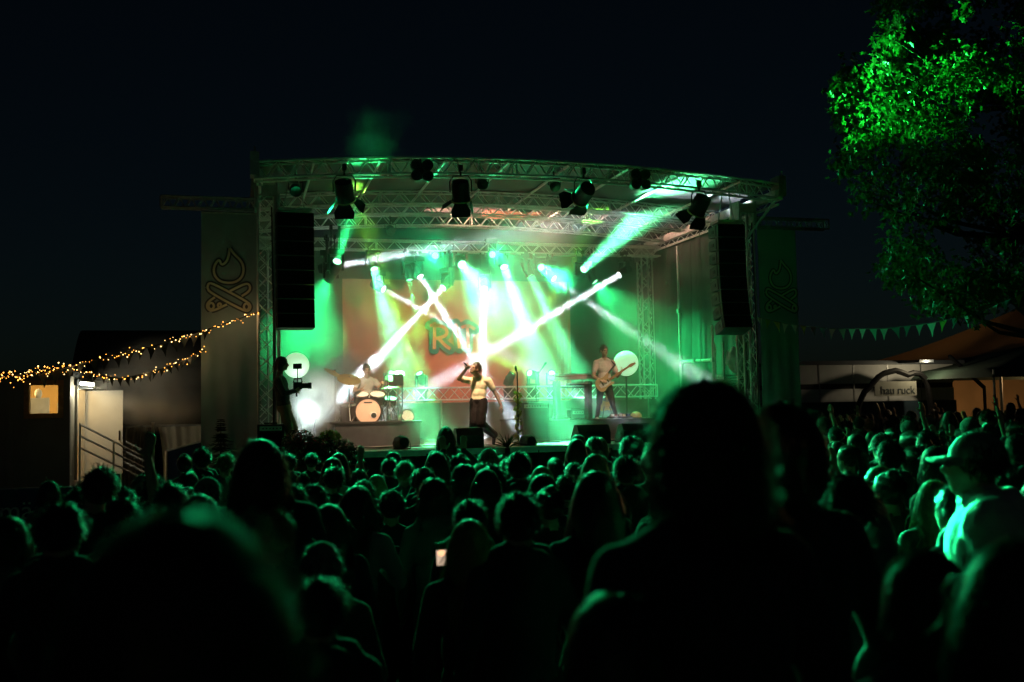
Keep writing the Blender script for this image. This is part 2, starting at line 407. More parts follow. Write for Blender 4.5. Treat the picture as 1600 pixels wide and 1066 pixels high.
# rear and side drapes
bw = MB().sheet(lambda u, v: V((.1+10.3*u, 25.3+.05*math.sin(u*60)*(1-.3*v), DZ+5.0*v)), 160, 6).build('rear_drape', SIDECL)
tag(bw, 'wide dark drape closing the back of the stage, lit green', 'drape')
sw = MB().sheet(lambda u, v: V((10.72+.04*math.sin(u*38)+.02*math.sin(u*90), 19.6+5.6*u, DZ+4.82*v)), 90, 6).build('side_drape', SIDECL)
tag(sw, 'dark drape along the open right side of the stage', 'drape')
sw = MB().sheet(lambda u, v: V((.02+.04*math.sin(u*38), 19.8+5.4*u, DZ+4.82*v)), 90, 6).build('side_drape', SIDECL)
tag(sw, 'dark drape along the left side of the stage behind the cameraman', 'drape')
bd = thing('backdrop', 'large orange backdrop cloth with green and orange hand lettering', 'backdrop', (5.3, 25.0, 2.2))
MB().sheet(lambda u, v: V((2.34+5.98*u, 25.02+.035*math.sin(u*14+v*2)*(1-v*.7)+.06*(math.exp(-((u-.03)/.05)**2))*math.sin(v*9+u*40)+.05*math.exp(-((u-.97)/.05)**2)*math.sin(u*160), 2.15+3.25*v)), 90, 30).build('cloth', ORANGE, bd)
# hand-painted letters R and the slanted stroke after it
LET = [[(-.28, .36), (-.18, .37), (-.02, .36)], [(-.17, .45), (-.165, .2), (-.18, -.3)], [(-.17, .36), (.06, .34), (.16, .2), (.1, .06), (-.14, .0)], [(-.06, .0), (.08, -.18), (.22, -.3)],
       [(.36, .42), (.42, .15), (.44, -.28)], [(.64, .4), (.66, .1), (.66, -.28)], [(.5, .3), (.66, .38), (.84, .26)]]
c0 = at(690, 529, 24.9); mb = MB(); mb2 = MB()
for l in LET:
    p = [(a*1.05, b*.92) for a, b in smooth2(l)]
    ribbon(mb2, p, (c0.x, 24.93, c0.z), (1, 0, 0), (0, 0, 1), .26, 0); ribbon(mb, p, (c0.x, 24.925, c0.z), (1, 0, 0), (0, 0, 1), .085, 0)
for l in LET:
    for k in (0, -1):
        a, b = l[k]; mb2.add([V((c0.x+a*1.05+.13*math.cos(t*.628), 24.9295, c0.z+b*.92+.13*math.sin(t*.628))) for t in range(10)], [tuple(range(10))])
mb2.build('letter_outline', TEAL, bd, False); mb.build('letters', ORLET, bd, False)  # teal outline printed behind the orange letters

# upstage riser with low truss along its front, drum riser, guitar riser
ur = thing('upstage_riser', 'raised rear platform faced with dark cloth behind the band', 'platform', (6.2, 24, DZ))
MB().bb((1.2, 23.55, DZ), (10.1, 24.7, 2.26)).build('platform', RISER, ur)
MB().sheet(lambda u, v: V((1.2+8.9*u, 23.5+.02*math.sin(u*130), DZ+.86*v)), 160, 3).build('front_cloth', MOLTON, ur)
lt = thing('low_truss', 'low horizontal silver truss behind the singer', 'truss', (6.2, 23.4, 2.3))
truss_lines(MB(), (2.3, 23.42, 2.47), (10.0, 23.42, 2.47), .29, .26, .27, .024, .012).build('frame', ALU, lt)
for x in (2.5, 4.5, 6.5, 8.2, 9.8): MB().tube((x, 23.42, DZ), (x, 23.42, 2.34), .025).build('post', STEEL, lt)
dr = thing('drum_riser', 'black boxy platform under the drum kit', 'platform', (2.6, 21.4, DZ))
MB().bb((1.75, 20.6, DZ), (3.5, 22.5, 1.86)).build('box', RISER, dr); MB().bb((1.7, 20.57, 1.86), (3.54, 22.5, 1.9)).build('top_board', BLACK, dr)
gr = thing('guitar_riser', 'low black platform under the guitarist and keyboard', 'platform', (7.5, 21.6, DZ))
MB().bb((5.9, 20.85, DZ), (9.0, 23.2, 1.8)).build('box', RISER, gr); MB().bb((5.87, 20.82, 1.8), (9.03, 23.2, 1.84)).build('top_board', BLACK, gr)

# scaffold goalpost on the right side of the stage
gp = thing('scaffold_frame', 'steel pipe goalpost frame at the right side of the stage', 'pipe frame', (10.2, 21.4, DZ))
MB().tube((10.25, 22.4, DZ), (10.25, 22.4, 6.0), .032, n=8).build('upright', ALU, gp)
MB().tube((10.18, 20.5, DZ), (10.18, 20.5, 3.9), .038, n=8).build('upright', ALU, gp)
MB().tube((10.18, 20.45, 3.12), (10.25, 22.45, 3.16), .032, n=8).build('crossbar', ALU, gp)
for (x, y, z) in ((10.18, 20.5, 3.12), (10.25, 22.4, 3.16), (10.21, 21.5, 3.14), (10.25, 22.4, 4.4)): MB().box((x, y, z), (.1, .1, .1)).build('clamp', STEEL, gp)
for k, (px, py0, py1, Y) in enumerate(((1040, 378, 443, 22.6), (1078, 368, 560, 21.4), (1093, 362, 590, 21.0))):
    a = at(px, py0, Y); b = at(px+(2 if k else 1), py1, Y); mb = MB()
    mb.path([a, a*.5+b*.5+V((.02, 0, 0)), b], .009, 5)
    if k == 0: mb.lathe([(.0, -.07), (.05, -.06), (.055, 0), (.02, .05)], b, n=8)
    o = mb.build('hanging_cable', ROPE); tag(o, ['short hanging cable ending in a plug below the right roof beam', 'long thin cable hanging beside the tall steel pole', 'long cable hanging close to the curved speaker stack'][k], 'cable', 'cables hanging at the right side of the stage')

# flown speaker columns
def line_array(top, n, w_, h_, dp, tilts, rz, lab):
    t = thing('line_array', lab, 'loudspeakers', top, 'flown loudspeaker columns')
    rot = Matrix.Rotation(rz, 3, 'Z'); p = V((0, -dp/2, 0)); a = 0
    mb = MB(); mb.box(V(top)+rot @ V((0, 0, .07)), (w_*.9, dp*.9, .05), rot)
    for sx in (-1, 1): mb.tube(V(top)+rot @ V((sx*w_*.3, 0, .07)), V(top)+rot @ V((sx*w_*.1, 0, .75)), .012)
    mb.build('fly_bar', STEEL, t)
    q = V((0, -dp/2, 0))
    for i in range(n):
        a += tilts[i]
        rx = Matrix.Rotation(-a, 3, 'X'); M3 = rot @ rx
        # cabinet hinged at its front top edge, wedge shaped towards the back
        def W(x, y, z): return V(top)+rot @ (q+rx @ V((x, y, z)))
        z1 = -h_+.008; k = .035
        vs = [W(-w_/2, 0, 0), W(w_/2, 0, 0), W(w_/2, dp, -k), W(-w_/2, dp, -k), W(-w_/2, 0, z1), W(w_/2, 0, z1), W(w_/2, dp, z1+k), W(-w_/2, dp, z1+k)]
        c = MB().add(vs, [(0, 1, 2, 3), (7, 6, 5, 4), (0, 4, 5, 1), (1, 5, 6, 2), (2, 6, 7, 3), (3, 7, 4, 0)]).build('cabinet', PACAB, t, False)
        m2 = MB(); m2.add([W(-w_/2+.012, -.012, -.01), W(w_/2-.012, -.012, -.01), W(w_/2-.012, -.012, z1+.01), W(-w_/2+.012, -.012, z1+.01), W(-w_/2+.012, .02, -.01), W(w_/2-.012, .02, -.01), W(w_/2-.012, .02, z1+.01), W(-w_/2+.012, .02, z1+.01)],
                          [(0, 3, 2, 1), (0, 1, 5, 4), (2, 3, 7, 6), (1, 2, 6, 5), (3, 0, 4, 7)])
        m2.build('grille', GRILLE, c, False)
        for sx in (-1, 1):
            MB().box(W(sx*(w_/2+.004), dp*.55, -h_/2), (.012, .11, .07), M3).build('handle', BLACK, c, False)
            MB().box(W(sx*(w_/2+.006), .09, -h_/2), (.014, .025, h_*.8), M3).build('rigging_strip', BLACK, c, False)
        q = q+rx @ V((0, 0, -h_))
line_array((.88, 18.95, 5.84), 8, .68, .27, .5, [0, 0, .01, .01, .01, .02, .02, .02], R(3), 'black flat-faced hanging speaker column left of the stage')
line_array((9.75, 18.85, 5.86), 8, .6, .275, .5, [0, .01, .015, .025, .04, .06, .08, .09], R(-4), 'black curved hanging speaker column right of the stage')

# ------------------------------------------------------------------ stage lamps
def lamp_light(name, loc, aim, col, P, size, spread, parent):
    l = bpy.data.lights.new(name, 'AREA'); l.shape = 'DISK'; l.size = size; l.spread = R(spread); l.energy = P; l.color = col
    o = bpy.data.objects.new(name, l); C.objects.link(o)
    q = (V(aim)-V(loc)).to_track_quat('-Z', 'Y'); o.rotation_euler = q.to_euler()
    o.location = V(loc)-(ORG[parent.name] if parent else V()); o.parent = parent; return o
def moving_head(lens, aim, lab, lensmat, hang=None, s=1.0, floor=False, body=BLACKM):
    """head with its lens at `lens` looking at `aim`, on a yoke below a truss at height `hang` (or standing on the floor at `hang`)"""
    lens = V(lens); d = (V(aim)-lens).normalized(); c = lens-d*.2*s
    sgn = -1 if floor else 1
    bz = hang if hang is not None else c.z+.36*s
    t = thing('moving_light', lab, 'stage light', (c.x, c.y, bz), 'moving stage lights')
    hz = V((d.x, d.y, 0)); hz = hz.normalized() if hz.length > .05 else V((0, -1, 0)); sd = V((-hz.y, hz.x, 0))
    M3 = Matrix((sd, hz, V((0, 0, 1)))).transposed()
    yb = c.z+sgn*.24*s
    mb = MB(); mb.box((c.x, c.y, yb+sgn*.07*s), (.3*s, .24*s, .12*s), M3)
    if not floor:
        for k in (-1, 1): mb.tube(V((c.x, c.y, yb+.12*s))+sd*(.09*k*s), V((c.x, c.y, bz-.01))+sd*(.09*k*s), .014); mb.box(V((c.x, c.y, bz-.02))+sd*(.09*k*s), (.05, .09, .09), M3)
    else: mb.box((c.x, c.y, (bz+yb-.1*s)/2), (.26*s, .22*s, max(.02, yb-.13*s-bz)), M3)
    mb.build('base', body, t, False)
    for k in (-1, 1):
        MB().box(V((c.x, c.y, (yb+c.z-sgn*.05)/2))+sd*(.145*s*k), (.045*s, .1*s, abs(yb-c.z)+.1*s), M3).build('yoke_arm', body, t, False)
    h = MB().lathe([(.05*s, -.2*s), (.1*s, -.18*s), (.122*s, -.1*s), (.122*s, .05*s), (.11*s, .1*s), (.105*s, .2*s), (.092*s, .205*s), (.09*s, .17*s), (0, .17*s)], c, d, 18).build('head', body, t)
    MB().lathe([(.086*s, .178*s), (.05*s, .186*s), (0, .189*s)], c, d, 16).build('lens', lensmat, h)
    return t, lens+d*.015
WHT = (.82, .9, 1); GRN = (.03, 1, .24); GRM = (.11, 1, .36); LIM = (.28, 1, .06); CRD = (.02, 1, .31)
YB = 24.15; HB = 6.0
def beam(lens, aim, col, P, size, spread, lab, lm, hang=HB, s=1.0, floor=False):
    t, q = moving_head(lens, aim, lab, lm, hang, s, floor); lamp_light('lamp', q, aim, col, P, size, spread, t)
# thin white beams
KW = .95; KG = .64
beam(at(657, 433, 24), at(740, 560, 22.3), WHT, 34*KW, .13, 4.4, 'hanging light throwing a thin white beam down behind the singer', LENSW)
beam(at(692, 450, 24), at(572, 580, 22.6), WHT, 46*KW, .13, 5.2, 'hanging light with a thin white beam down onto the drummer', LENSW)
beam(at(757, 452, 24), at(750, 615, 20.6), WHT, 38*KW, .13, 5, 'hanging light with an upright white beam onto the singer', LENSW)
beam(at(866, 436, 24), at(1075, 578, 20.6), WHT, 18*KW, .13, 5.5, 'hanging light with a long white beam towards the right stage side', LENSW)
beam(at(967, 430, 23.6), at(790, 535, 22.8), WHT, 56*KW, .14, 4.2, 'rightmost hanging light with a thick white beam pointing down left', LENSW)
beam(at(600, 452, 24), at(735, 525, 22.2), WHT, 18*KW, .12, 4, 'hanging light with a faint white beam crossing behind the letters', LENSW)
beam(at(525, 416, 21.8), at(880, 352, 20.6), WHT, 34*KW, .13, 8, 'hanging light above the left drums with a white beam skimming right under the roof', LENSW, hang=5.9)
# broad green washes
beam(at(585, 421, 24), at(625, 560, 22), GRM, 230*KG, .2, 17, 'hanging light with a broad green cone over the drum kit', LENSG)
beam(at(640, 438, 24), at(662, 580, 23.4), GRN, 40*KG, .1, 10, 'small hanging light with a green beam down to the low truss', LENSG)
beam(at(722, 414, 24), at(790, 500, 20), GRM, 230*KG, .24, 24, 'hanging light with a blazing green wash above the singer', LENSG, s=1.15)
beam(at(788, 418, 24), at(838, 560, 21.5), GRM, 240*KG, .2, 15, 'hanging light with green cone falling towards the keyboard', LENSG, s=1.15)
beam(at(829, 431, 24), at(880, 540, 23.6), GRM, 200*KG, .2, 18, 'hanging light with a wide green cone right of the backdrop lettering', LENSG)
beam(at(912, 421, 23.4), at(1030, 312, 20), GRM, 260*KG, .2, 15, 'hanging light with a wide green beam pointing up to the right roof corner', LENSG)
beam(at(930, 441, 24), at(1010, 540, 23.0), GRN, 230*KG, .12, 70, 'small hanging light with a green beam down behind the guitarist', LENSG)
beam(at(514, 436, 21.8), at(474, 530, 25.2), GRN, 190*KG, .2, 36, 'hanging light glowing green beside the left speaker column', LENSG, hang=5.9)
beam(at(527, 408, 20.6), at(583, 215, 17.6), GRN, 30*KG, .13, 17, 'hanging light with a green beam shooting up past the roof edge', LENSG, hang=5.95)
# green lamps turned on the audience
beam(at(680, 400, 24), at(700, 760, 9), CRD, 80*KG, .24, 56, 'dim hanging light facing the crowd left of the centre', LENSGL)
beam(at(770, 398, 23.9), V((6, 6, 1.5)), CRD, 100*KG, .24, 56, 'dim hanging light facing the crowd under the roof centre', LENSGL)
beam(at(846, 418, 24), V((3.1, 3.6, 1.55)), CRD, 150*KG, .2, 6.5, 'dim hanging light facing the right part of the crowd', LENSGL)
# lights standing on the riser
YR = 23.85
for px, aim, col, P, sp, lab, lm in ((655, (626, 505, 22.9), LIM, 16, 8, 'light on the rear riser with a lime beam rising beside the drums', LENSG),
        (612, (640, 540, 22.5), LIM, 8, 10, 'light on the rear riser right behind the drum kit', LENSGL),
        (801, (842, 505, 23.4), LIM, 16, 8, 'light on the rear riser with a lime beam leaning right', LENSG),
        (827, (775, 560, 22.8), LIM, 9, 9, 'light on the rear riser right of the vine stand with beam to the left', LENSG),
        (862, (858, 540, 22.2), GRN, 9, 30, 'light on the rear riser at the left end of the keyboard', LENSG)):
    beam(at(px, 583, YR), at(*aim), col, P, .1, sp, lab, lm, hang=2.26, s=.9, floor=True)

# white and green round globe lamps on stands
for px, py, Y, r, zb, lab in ((978, 568, 23, .31, DZ, 'big glowing round lamp behind the guitar neck'), (463, 571, 21.6, .27, DZ, 'glowing round lamp behind the cameraman')):
    c = at(px, py, Y); t = thing('globe_lamp', lab, 'lamp', (c.x, c.y, zb), 'round glowing lamps on stage')
    MB().ell(c, r, None, 24, 16).build('globe', GLOBE, t)
    mb = MB(); mb.tube((c.x, c.y, zb), (c.x, c.y, c.z-r), .025); mb.lathe([(.2, 0), (.2, .02), (.03, .05)], (c.x, c.y, zb)); mb.build('stand', BLACKM, t)
    l = bpy.data.lights.new('globe_bulb', 'POINT'); l.energy = 25; l.color = (.2, 1, .35); l.shadow_soft_size = r+.02
    o = bpy.data.objects.new('globe_bulb', l); C.objects.link(o); o.location = c-ORG[t.name]; o.parent = t

# fresnel spotlights with barn doors on the front truss
WARM = (1, .64, .38)
def fresnel(px, py, aim, P, lab, door, swing=(1, 1), Y=17.95, col=WARM, sp=38):
    c = at(px, py, Y); d = (V(aim)-c).normalized(); t = thing('barn_door_spotlight', lab, 'spotlight', (c.x, c.y, c.z+.3), 'barn door spotlights on the front truss')
    sd = d.cross(V((0, 0, 1))).normalized(); up = sd.cross(d)
    M3 = Matrix((sd, d, up)).transposed()
    body = MB(); body.lathe([(.11, -.22), (.155, -.2), (.165, -.1), (.165, .1), (.175, .12), (.175, .16), (.15, .16), (.14, .1), (0, .1)], c, d, 18)
    for k in range(4): body.lathe([(.172, -.14+k*.05), (.172, -.125+k*.05)], c, d, 18, True)
    b = body.build('body', BLACK, t)
    MB().lathe([(.135, .108), (0, .125)], c, d, 16).build('lens', mat('warm_lens', (.8, .6, .3), .2, 0, 0, emit=(1, .6, .2), es=2), b)
    MB().lathe([(.17, .155), (.195, .155), (.195, .175), (.17, .175)], c, d, 20, True).build('gel_frame', mat('brass_frame', (.5, .36, .18), .4, .5, .2), b)
    mb = MB(); a = c+V((0, 0, .44))
    pts = [c+sd*.2, c+sd*.2+V((0, 0, .2)), c+sd*.14+V((0, 0, .3)), c-sd*.14+V((0, 0, .3)), c-sd*.2+V((0, 0, .2)), c-sd*.2]
    mb.path(pts, .014, 6); mb.tube(c+V((0, 0, .3)), a, .02); mb.box(a, (.07, .1, .12)); mb.build('yoke', BLACKM, t)
    for ang, wd, ln, op in ((0, .3, .26, door[0]), (90, .3, .24, door[1]), (180, .3, .26, door[2]), (270, .3, .24, door[3])):
        if op is None: continue
        e = up*math.cos(R(ang))+sd*math.sin(R(ang)); f_ = sd*math.cos(R(ang))-up*math.sin(R(ang))
        h = c+d*.17+e*.17; o = d*math.cos(R(op))+e*math.sin(R(op))
        vs = [h-f_*wd*.36, h+f_*wd*.36, h+o*ln*.55+f_*wd*.62, h+o*ln+f_*wd*.56, h+o*ln-f_*wd*.56, h+o*ln*.55-f_*wd*.62]; th = (o.cross(f_))*.006
        mb = MB(); mb.add(vs+[v+th for v in vs], [tuple(range(6)), tuple(range(11, 5, -1))]+[(i, 6+i, 6+(i+1) % 6, (i+1) % 6) for i in range(6)])
        mb.build('barn_door', BLACK, t, False)
    lamp_light('lamp', c+d*.2, aim, col, P, .2, sp, t)
fresnel(538, 300, (2.6, 21.0, 2.1), 36, 'black barn door spotlight hanging nearest the left tower', (50, 40, 35, 40))
fresnel(720, 300, (4.6, 20.2, 1.8), 28, 'black barn door spotlight hanging left of the roof centre', (40, 8, 10, 60))
fresnel(912, 303, (5.2, 25, 3.6), 62, 'black barn door spotlight hanging right of the roof centre', (38, 5, 12, 55), sp=52, col=(1, .50, .36))
fresnel(1093, 322, (7.8, 21.2, 2.2), 9, 'tilted black barn door spotlight near the right roof corner', (35, 12, 8, 45))
# four-eyed blinders and small wash lamps
for px, py, lab in ((659, 267, 'black four-eyed blinder lamp on the front truss left of centre'), (1000, 281, 'black four-eyed blinder lamp on the front truss towards the right corner')):
    c = at(px, py, 17.98); t = thing('blinder_lamp', lab, 'stage light', (c.x, c.y, c.z+.2), 'four-eyed blinder lamps')
    for sx in (-1, 1):
        for sz in (-1, 1):
            q = c+V((sx*.105, 0, sz*.1)); e = MB().lathe([(.06, .12), (.1, .08), (.105, -.05), (.095, -.06), (0, -.035)], q, (0, 1, 0), 14).build('lamp_bowl', BLACK, t)
            MB().lathe([(.088, -.052), (0, -.045)], q, (0, 1, 0), 12).build('lens', LENSD, e)
    mb = MB(); mb.box(c+V((0, .06, 0)), (.1, .06, .3)); mb.tube(c+V((0, .06, .1)), c+V((0, .2, .3)), .02); mb.build('bracket', BLACKM, t)
    if px == 1000:
        lamp_light('added_tree_light', c+V((.12, -.12, .12)), at(1375, 140, 14.2), (.02, 1, .1), 150, .1, 27, t)  # green light added at the dark blinder to light the tree
for px, py, Y, lab in ((753, 287, 19.0, 'small dark wash lamp on a truss behind the front spotlights, left one'), (866, 290, 19.0, 'small dark wash lamp on a truss near the right middle spotlight'), (462, 297, 19.0, 'small dark wash lamp high behind the left speaker column'), (610, 360, 23.6, 'small dark wash lamp on the rear truss above the left green light')):
    c = at(px, py, Y); t = thing('wash_lamp', lab, 'stage light', (c.x, c.y, c.z+.2), 'small wash lamps high in the roof')
    aim = {753: (6, 11.5, 1.6), 866: (11.5, 10, 1.2), 462: (2, 12, 1.6)}.get(px)
    if px == 610: lamp_light('lamp', c+V((.1, -.15, .1)), at(795, 330, 23.2), (1, .5, .36), 42, .15, 40, t)  # warm uplight added for the salmon ceiling patch; the can is dark
    if aim: lamp_light('lamp', c+V((0, -.12, -.1)), aim, CRD, {753: 180, 866: 56, 462: 125}[px], .2, 60, t)  # green crowd light added here; the can itself is dark
    MB().lathe([(.06, .14), (.1, .1), (.115, -.08), (.1, -.09), (0, -.06)], c, V((0, .9, .5)), 16).build('can', BLACKM, t)
    mb = MB(); mb.path([c+V((.13, 0, 0)), c+V((.13, 0, .15)), c+V((-.13, 0, .15)), c+V((-.13, 0, 0))], .012); mb.tube(c+V((0, 0, .15)), c+V((0, .05, .35)), .015); mb.build('yoke', BLACKM, t)
for px, py, lab in ((628, 692, 'black floor lamp standing at the stage edge below the drum riser'), (826, 690, 'black floor lamp at the stage edge right of the vine stand')):
    c = at(px, py, 18.7); t = thing('floor_lamp', lab, 'stage light', (c.x, c.y, DZ), 'black floor lamps on the stage edge')
    MB().lathe([(.09, .17), (.125, .12), (.135, -.1), (.15, -.12), (.15, -.14), (.1, -.14), (0, -.11)], c, V((.1, -1, .1)), 8).build('can', BLACK, t)
    mb = MB(); mb.path([c+V((.16, 0, 0)), V((c.x+.16, c.y, DZ+.02)), V((c.x-.16, c.y, DZ+.02)), c+V((-.16, 0, 0))], .014); mb.build('stand', BLACKM, t)

# ------------------------------------------------------------------ stage haze and smoke
hz = MB().bb((.22, 19.3, DZ+.01), (10.5, 24.9, 6.4)).build('smoke', volume_mat('stage_haze', .03, .115, .8, aniso=.2), smooth=False, org=(0, 0, 0)); tag(hz, kind='stuff')
def puff(c, r, dens, lo=0.0, sc=2.2, seed=0.0):
    c = V(c); mb = MB().ell((0, 0, 0), 1, None, 20, 14); o = mb.build('smoke', volume_mat('smoke_puff', lo, dens, sc, (.95, .96, .96), .1, True, seed=seed), org=(0, 0, 0))
    o.location = c; o.scale = r; tag(o, kind='stuff'); return o
puff(at(492, 628, 21.2), (.75, .6, .8), 5.5, .0, 1.6, 1)
puff(at(500, 585, 22.4), (1.0, .7, .9), 2.2, .1, 1.6, 4)
puff(at(556, 588, 22.9), (.85, .6, .7), 5.0, .2, 1.5, 2)
puff(at(585, 238, 17.5), (1.3, .65, 1.15), .13, -.05, 2.4, 3)
fm = thing('fog_machine', 'small black fog machine on the stage floor left of the drums', 'fog machine', (1.35, 20.6, DZ))
MB().bb((1.2, 20.4, DZ), (1.5, 20.9, DZ+.2)).build('body', BLACKM, fm); MB().tube((1.35, 20.4, DZ+.12), (1.35, 20.33, DZ+.13), .03, n=8).build('nozzle', CHROME, fm)
beam(V((1.0, 20.2, DZ+.2)), at(496, 610, 21.4), (.8, 1, .92), 26, .14, 50, 'small floor light glowing inside the smoke left of the drums', LENSW, hang=DZ, s=.6, floor=True)

# ------------------------------------------------------------------ left side: cabin, stairs, fabric screens
cb = thing('site_cabin', 'dark metal site cabin with a small lit window and open door', 'cabin', (-5.2, 23.4, 0))
X1, Y0_, ZB, ZT = -3.15, 20.0, .3, 2.88
mb = MB()
wx0, wx1, wz0, wz1 = -3.84, -3.35, 2.2, 2.72
for a, b in (((-7.2, Y0_, ZB), (wx0, Y0_+.1, ZT)), ((wx1, Y0_, ZB), (X1, Y0_+.1, ZT)), ((wx0, Y0_, ZB), (wx1, Y0_+.1, wz0)), ((wx0, Y0_, wz1), (wx1, Y0_+.1, ZT))): mb.bb(a, b)
for k in range(14):
    x = -7.1+k*.24
    if x < wx0-.08: mb.bb((x, Y0_-.018, ZB+.1), (x+.11, Y0_, ZT-.12))
mb.build('front_wall', SHELL, cb, False)
MB().bb((-7.2, Y0_-.03, ZT), (X1+.05, 27.2, ZT+.1)).build('roof', SHELL, cb, False)
DOORF = mat('door_frame_paint', (.42, .41, .37), .5, 0, .1)
mb = MB()
for a, b in (((X1-.1, 20.1, ZB), (X1, 20.55, ZT)), ((X1-.1, 20.55, 2.66), (X1, 21.62, ZT)), ((X1-.1, 20.55, ZB), (X1, 21.62, .92)), ((X1-.1, 21.62, ZB), (X1, 27.2, ZT))): mb.bb(a, b)
mb.build('side_wall', DOORF, cb, False)
fr = MB()
for a, b in (((X1-.02, 20.53, .92), (X1+.05, 20.6, 2.7)), ((X1-.02, 21.6, .92), (X1+.03, 21.66, 2.7)), ((X1-.02, 20.6, 2.64), (X1+.04, 21.6, 2.7))): fr.bb(a, b)
fr.build('door_frame', DOORF, cb, False)
mb = MB(); mb.bb((-7.1, 22.6, .9), (X1-.12, 22.65, ZT-.02)); mb.bb((-7.1, 20.12, .85), (X1-.12, 22.6, .9)); mb.bb((-5.6, 20.12, .9), (-5.55, 22.6, ZT-.02))
mb.build('room', ROOMW, cb, False)
fm_ = MB()
for a, b in (((wx0-.09, Y0_-.04, wz0-.09), (wx1+.09, Y0_+.02, wz0)), ((wx0-.09, Y0_-.04, wz1), (wx1+.09, Y0_+.02, wz1+.09)), ((wx0-.09, Y0_-.04, wz0), (wx0, Y0_+.02, wz1)), ((wx1, Y0_-.04, wz0), (wx1+.09, Y0_+.02, wz1))): fm_.bb(a, b)
wf = fm_.build('window_frame', WOODF, cb, False)
GLASS = mat('window_glass', (.9, .95, .95), .05, 0, 0, spec=.5)
_b = GLASS.node_tree.nodes['Principled BSDF']; _b.inputs['Transmission Weight'].default_value = 1; _b.inputs['IOR'].default_value = 1.02
MB().bb((wx0, Y0_+.03, wz0), (wx1, Y0_+.04, wz1)).build('pane', GLASS, wf, False)
ch = thing('office_chair', 'pale chair back seen through the lit cabin window', 'chair', (-3.9, 21.2, .9))
PALE = mat('pale_plastic', (.6, .6, .55), .5, 0, .1)
MB().bb((-4.05, 21.2, 2.0), (-3.72, 21.26, 2.5)).build('backrest', PALE, ch); MB().bb((-4.05, 21.2, 1.35), (-3.72, 21.6, 1.42)).build('seat', PALE, ch)
mb = MB(); mb.tube((-3.88, 21.4, .9), (-3.88, 21.4, 1.38), .03); mb.tube((-3.88, 21.23, 1.4), (-3.88, 21.23, 2.05), .02); mb.build('column', BLACKM, ch)
MB().ell((-3.92, 21.24, 2.58), (.07, .05, .1)).build('headrest', PALE, ch)
rd = thing('radiator', 'cream ribbed radiator seen through the lit cabin window', 'radiator', (-3.5, 22.5, 1.8))
for k in range(7): MB().bb((-3.78+k*.09, 22.45, 1.8), (-3.71+k*.09, 22.58, 2.4)).build('rib', WOODF if k in (2, 5) else PALE, rd, False)
def point(name, loc, P, col, parent, r=.05):
    l = bpy.data.lights.new(name, 'POINT'); l.energy = P; l.color = col; l.shadow_soft_size = r
    o = bpy.data.objects.new(name, l); C.objects.link(o); o.location = V(loc)-(ORG[parent.name] if parent else V()); o.parent = parent
point('room_lamp', (-4.1, 21.2, 2.8), 120, (1, .62, .22), cb)
dl = MB().box((-2.77, 21.64, 1.79), (.72, .05, 1.68), Matrix.Rotation(R(-2), 3, 'Z')).build('door', DOORM, cb, False)
mb = MB(); mb.tube((-2.47, 21.58, 1.62), (-2.47, 21.58, 1.82), .018, n=6); mb.tube((-2.47, 21.6, 1.66), (-2.47, 21.56, 1.66), .015); mb.build('handle', BLACKM, dl)
MB().bb((X1, 20.62, 2.66), (X1+.3, 21.5, 2.70)).build('door_canopy', SHELL, cb, False)
lm = thing('wall_lamp', 'bright white tube lamp above the open cabin door', 'lamp', (X1+.08, 20.6, 2.68))
MB().bb((X1+.005, 20.45, 2.72), (X1+.06, 20.85, 2.84)).build('housing', SHELL, lm, False)
MB().tube((X1+.1, 20.52, 2.76), (X1+.34, 20.48, 2.73), .035, n=10).build('tube', TUBE, lm)
point('tube_glow', (X1+.26, 20.68, 2.62), 26, (1, .9, .6), lm, .08)
sr_ = thing('metal_stairs', 'steel stairs with tube railings leading up to the open cabin door', 'stairs', (-2.5, 21.1, 0))
pa = V((-3.05, 20.55, 1.9)); pb = V((-1.85, 20.55, 1.3))
for Yr in (20.5, 21.72):
    mb = MB()
    for dz in (0, -.22, -.44):
        mb.path([V((-3.05, Yr, 1.98+dz)), V((-2.0, Yr, 1.38+dz)), V((-1.88, Yr, 1.33+dz)), V((-1.82, Yr, 1.1+dz)), V((-1.82, Yr, .05))] if dz == 0 else [V((-3.05, Yr, 1.98+dz)), V((-1.84, Yr, 1.31+dz))], .022, 6)
    for x, zt in ((-3.05, 2.0), (-2.45, 1.63)): mb.tube((x, Yr, .1), (x, Yr, zt), .022)
    mb.build('railing', STEEL, sr_)
for k in range(5): MB().bb((-3.1+k*.27, 20.52, .86-k*.18), (-2.8+k*.27, 21.7, .90-k*.18)).build('tread', STEEL, sr_, False)
for Yr in (20.53, 21.69): MB().prism([(-3.1, .9), (-3.1, .72), (-1.95, 0), (-1.75, 0)], (0, Yr, 0), (1, 0, 0), (0, 0, 1), (0, .02, 0)).build('stringer', STEEL, sr_, False)

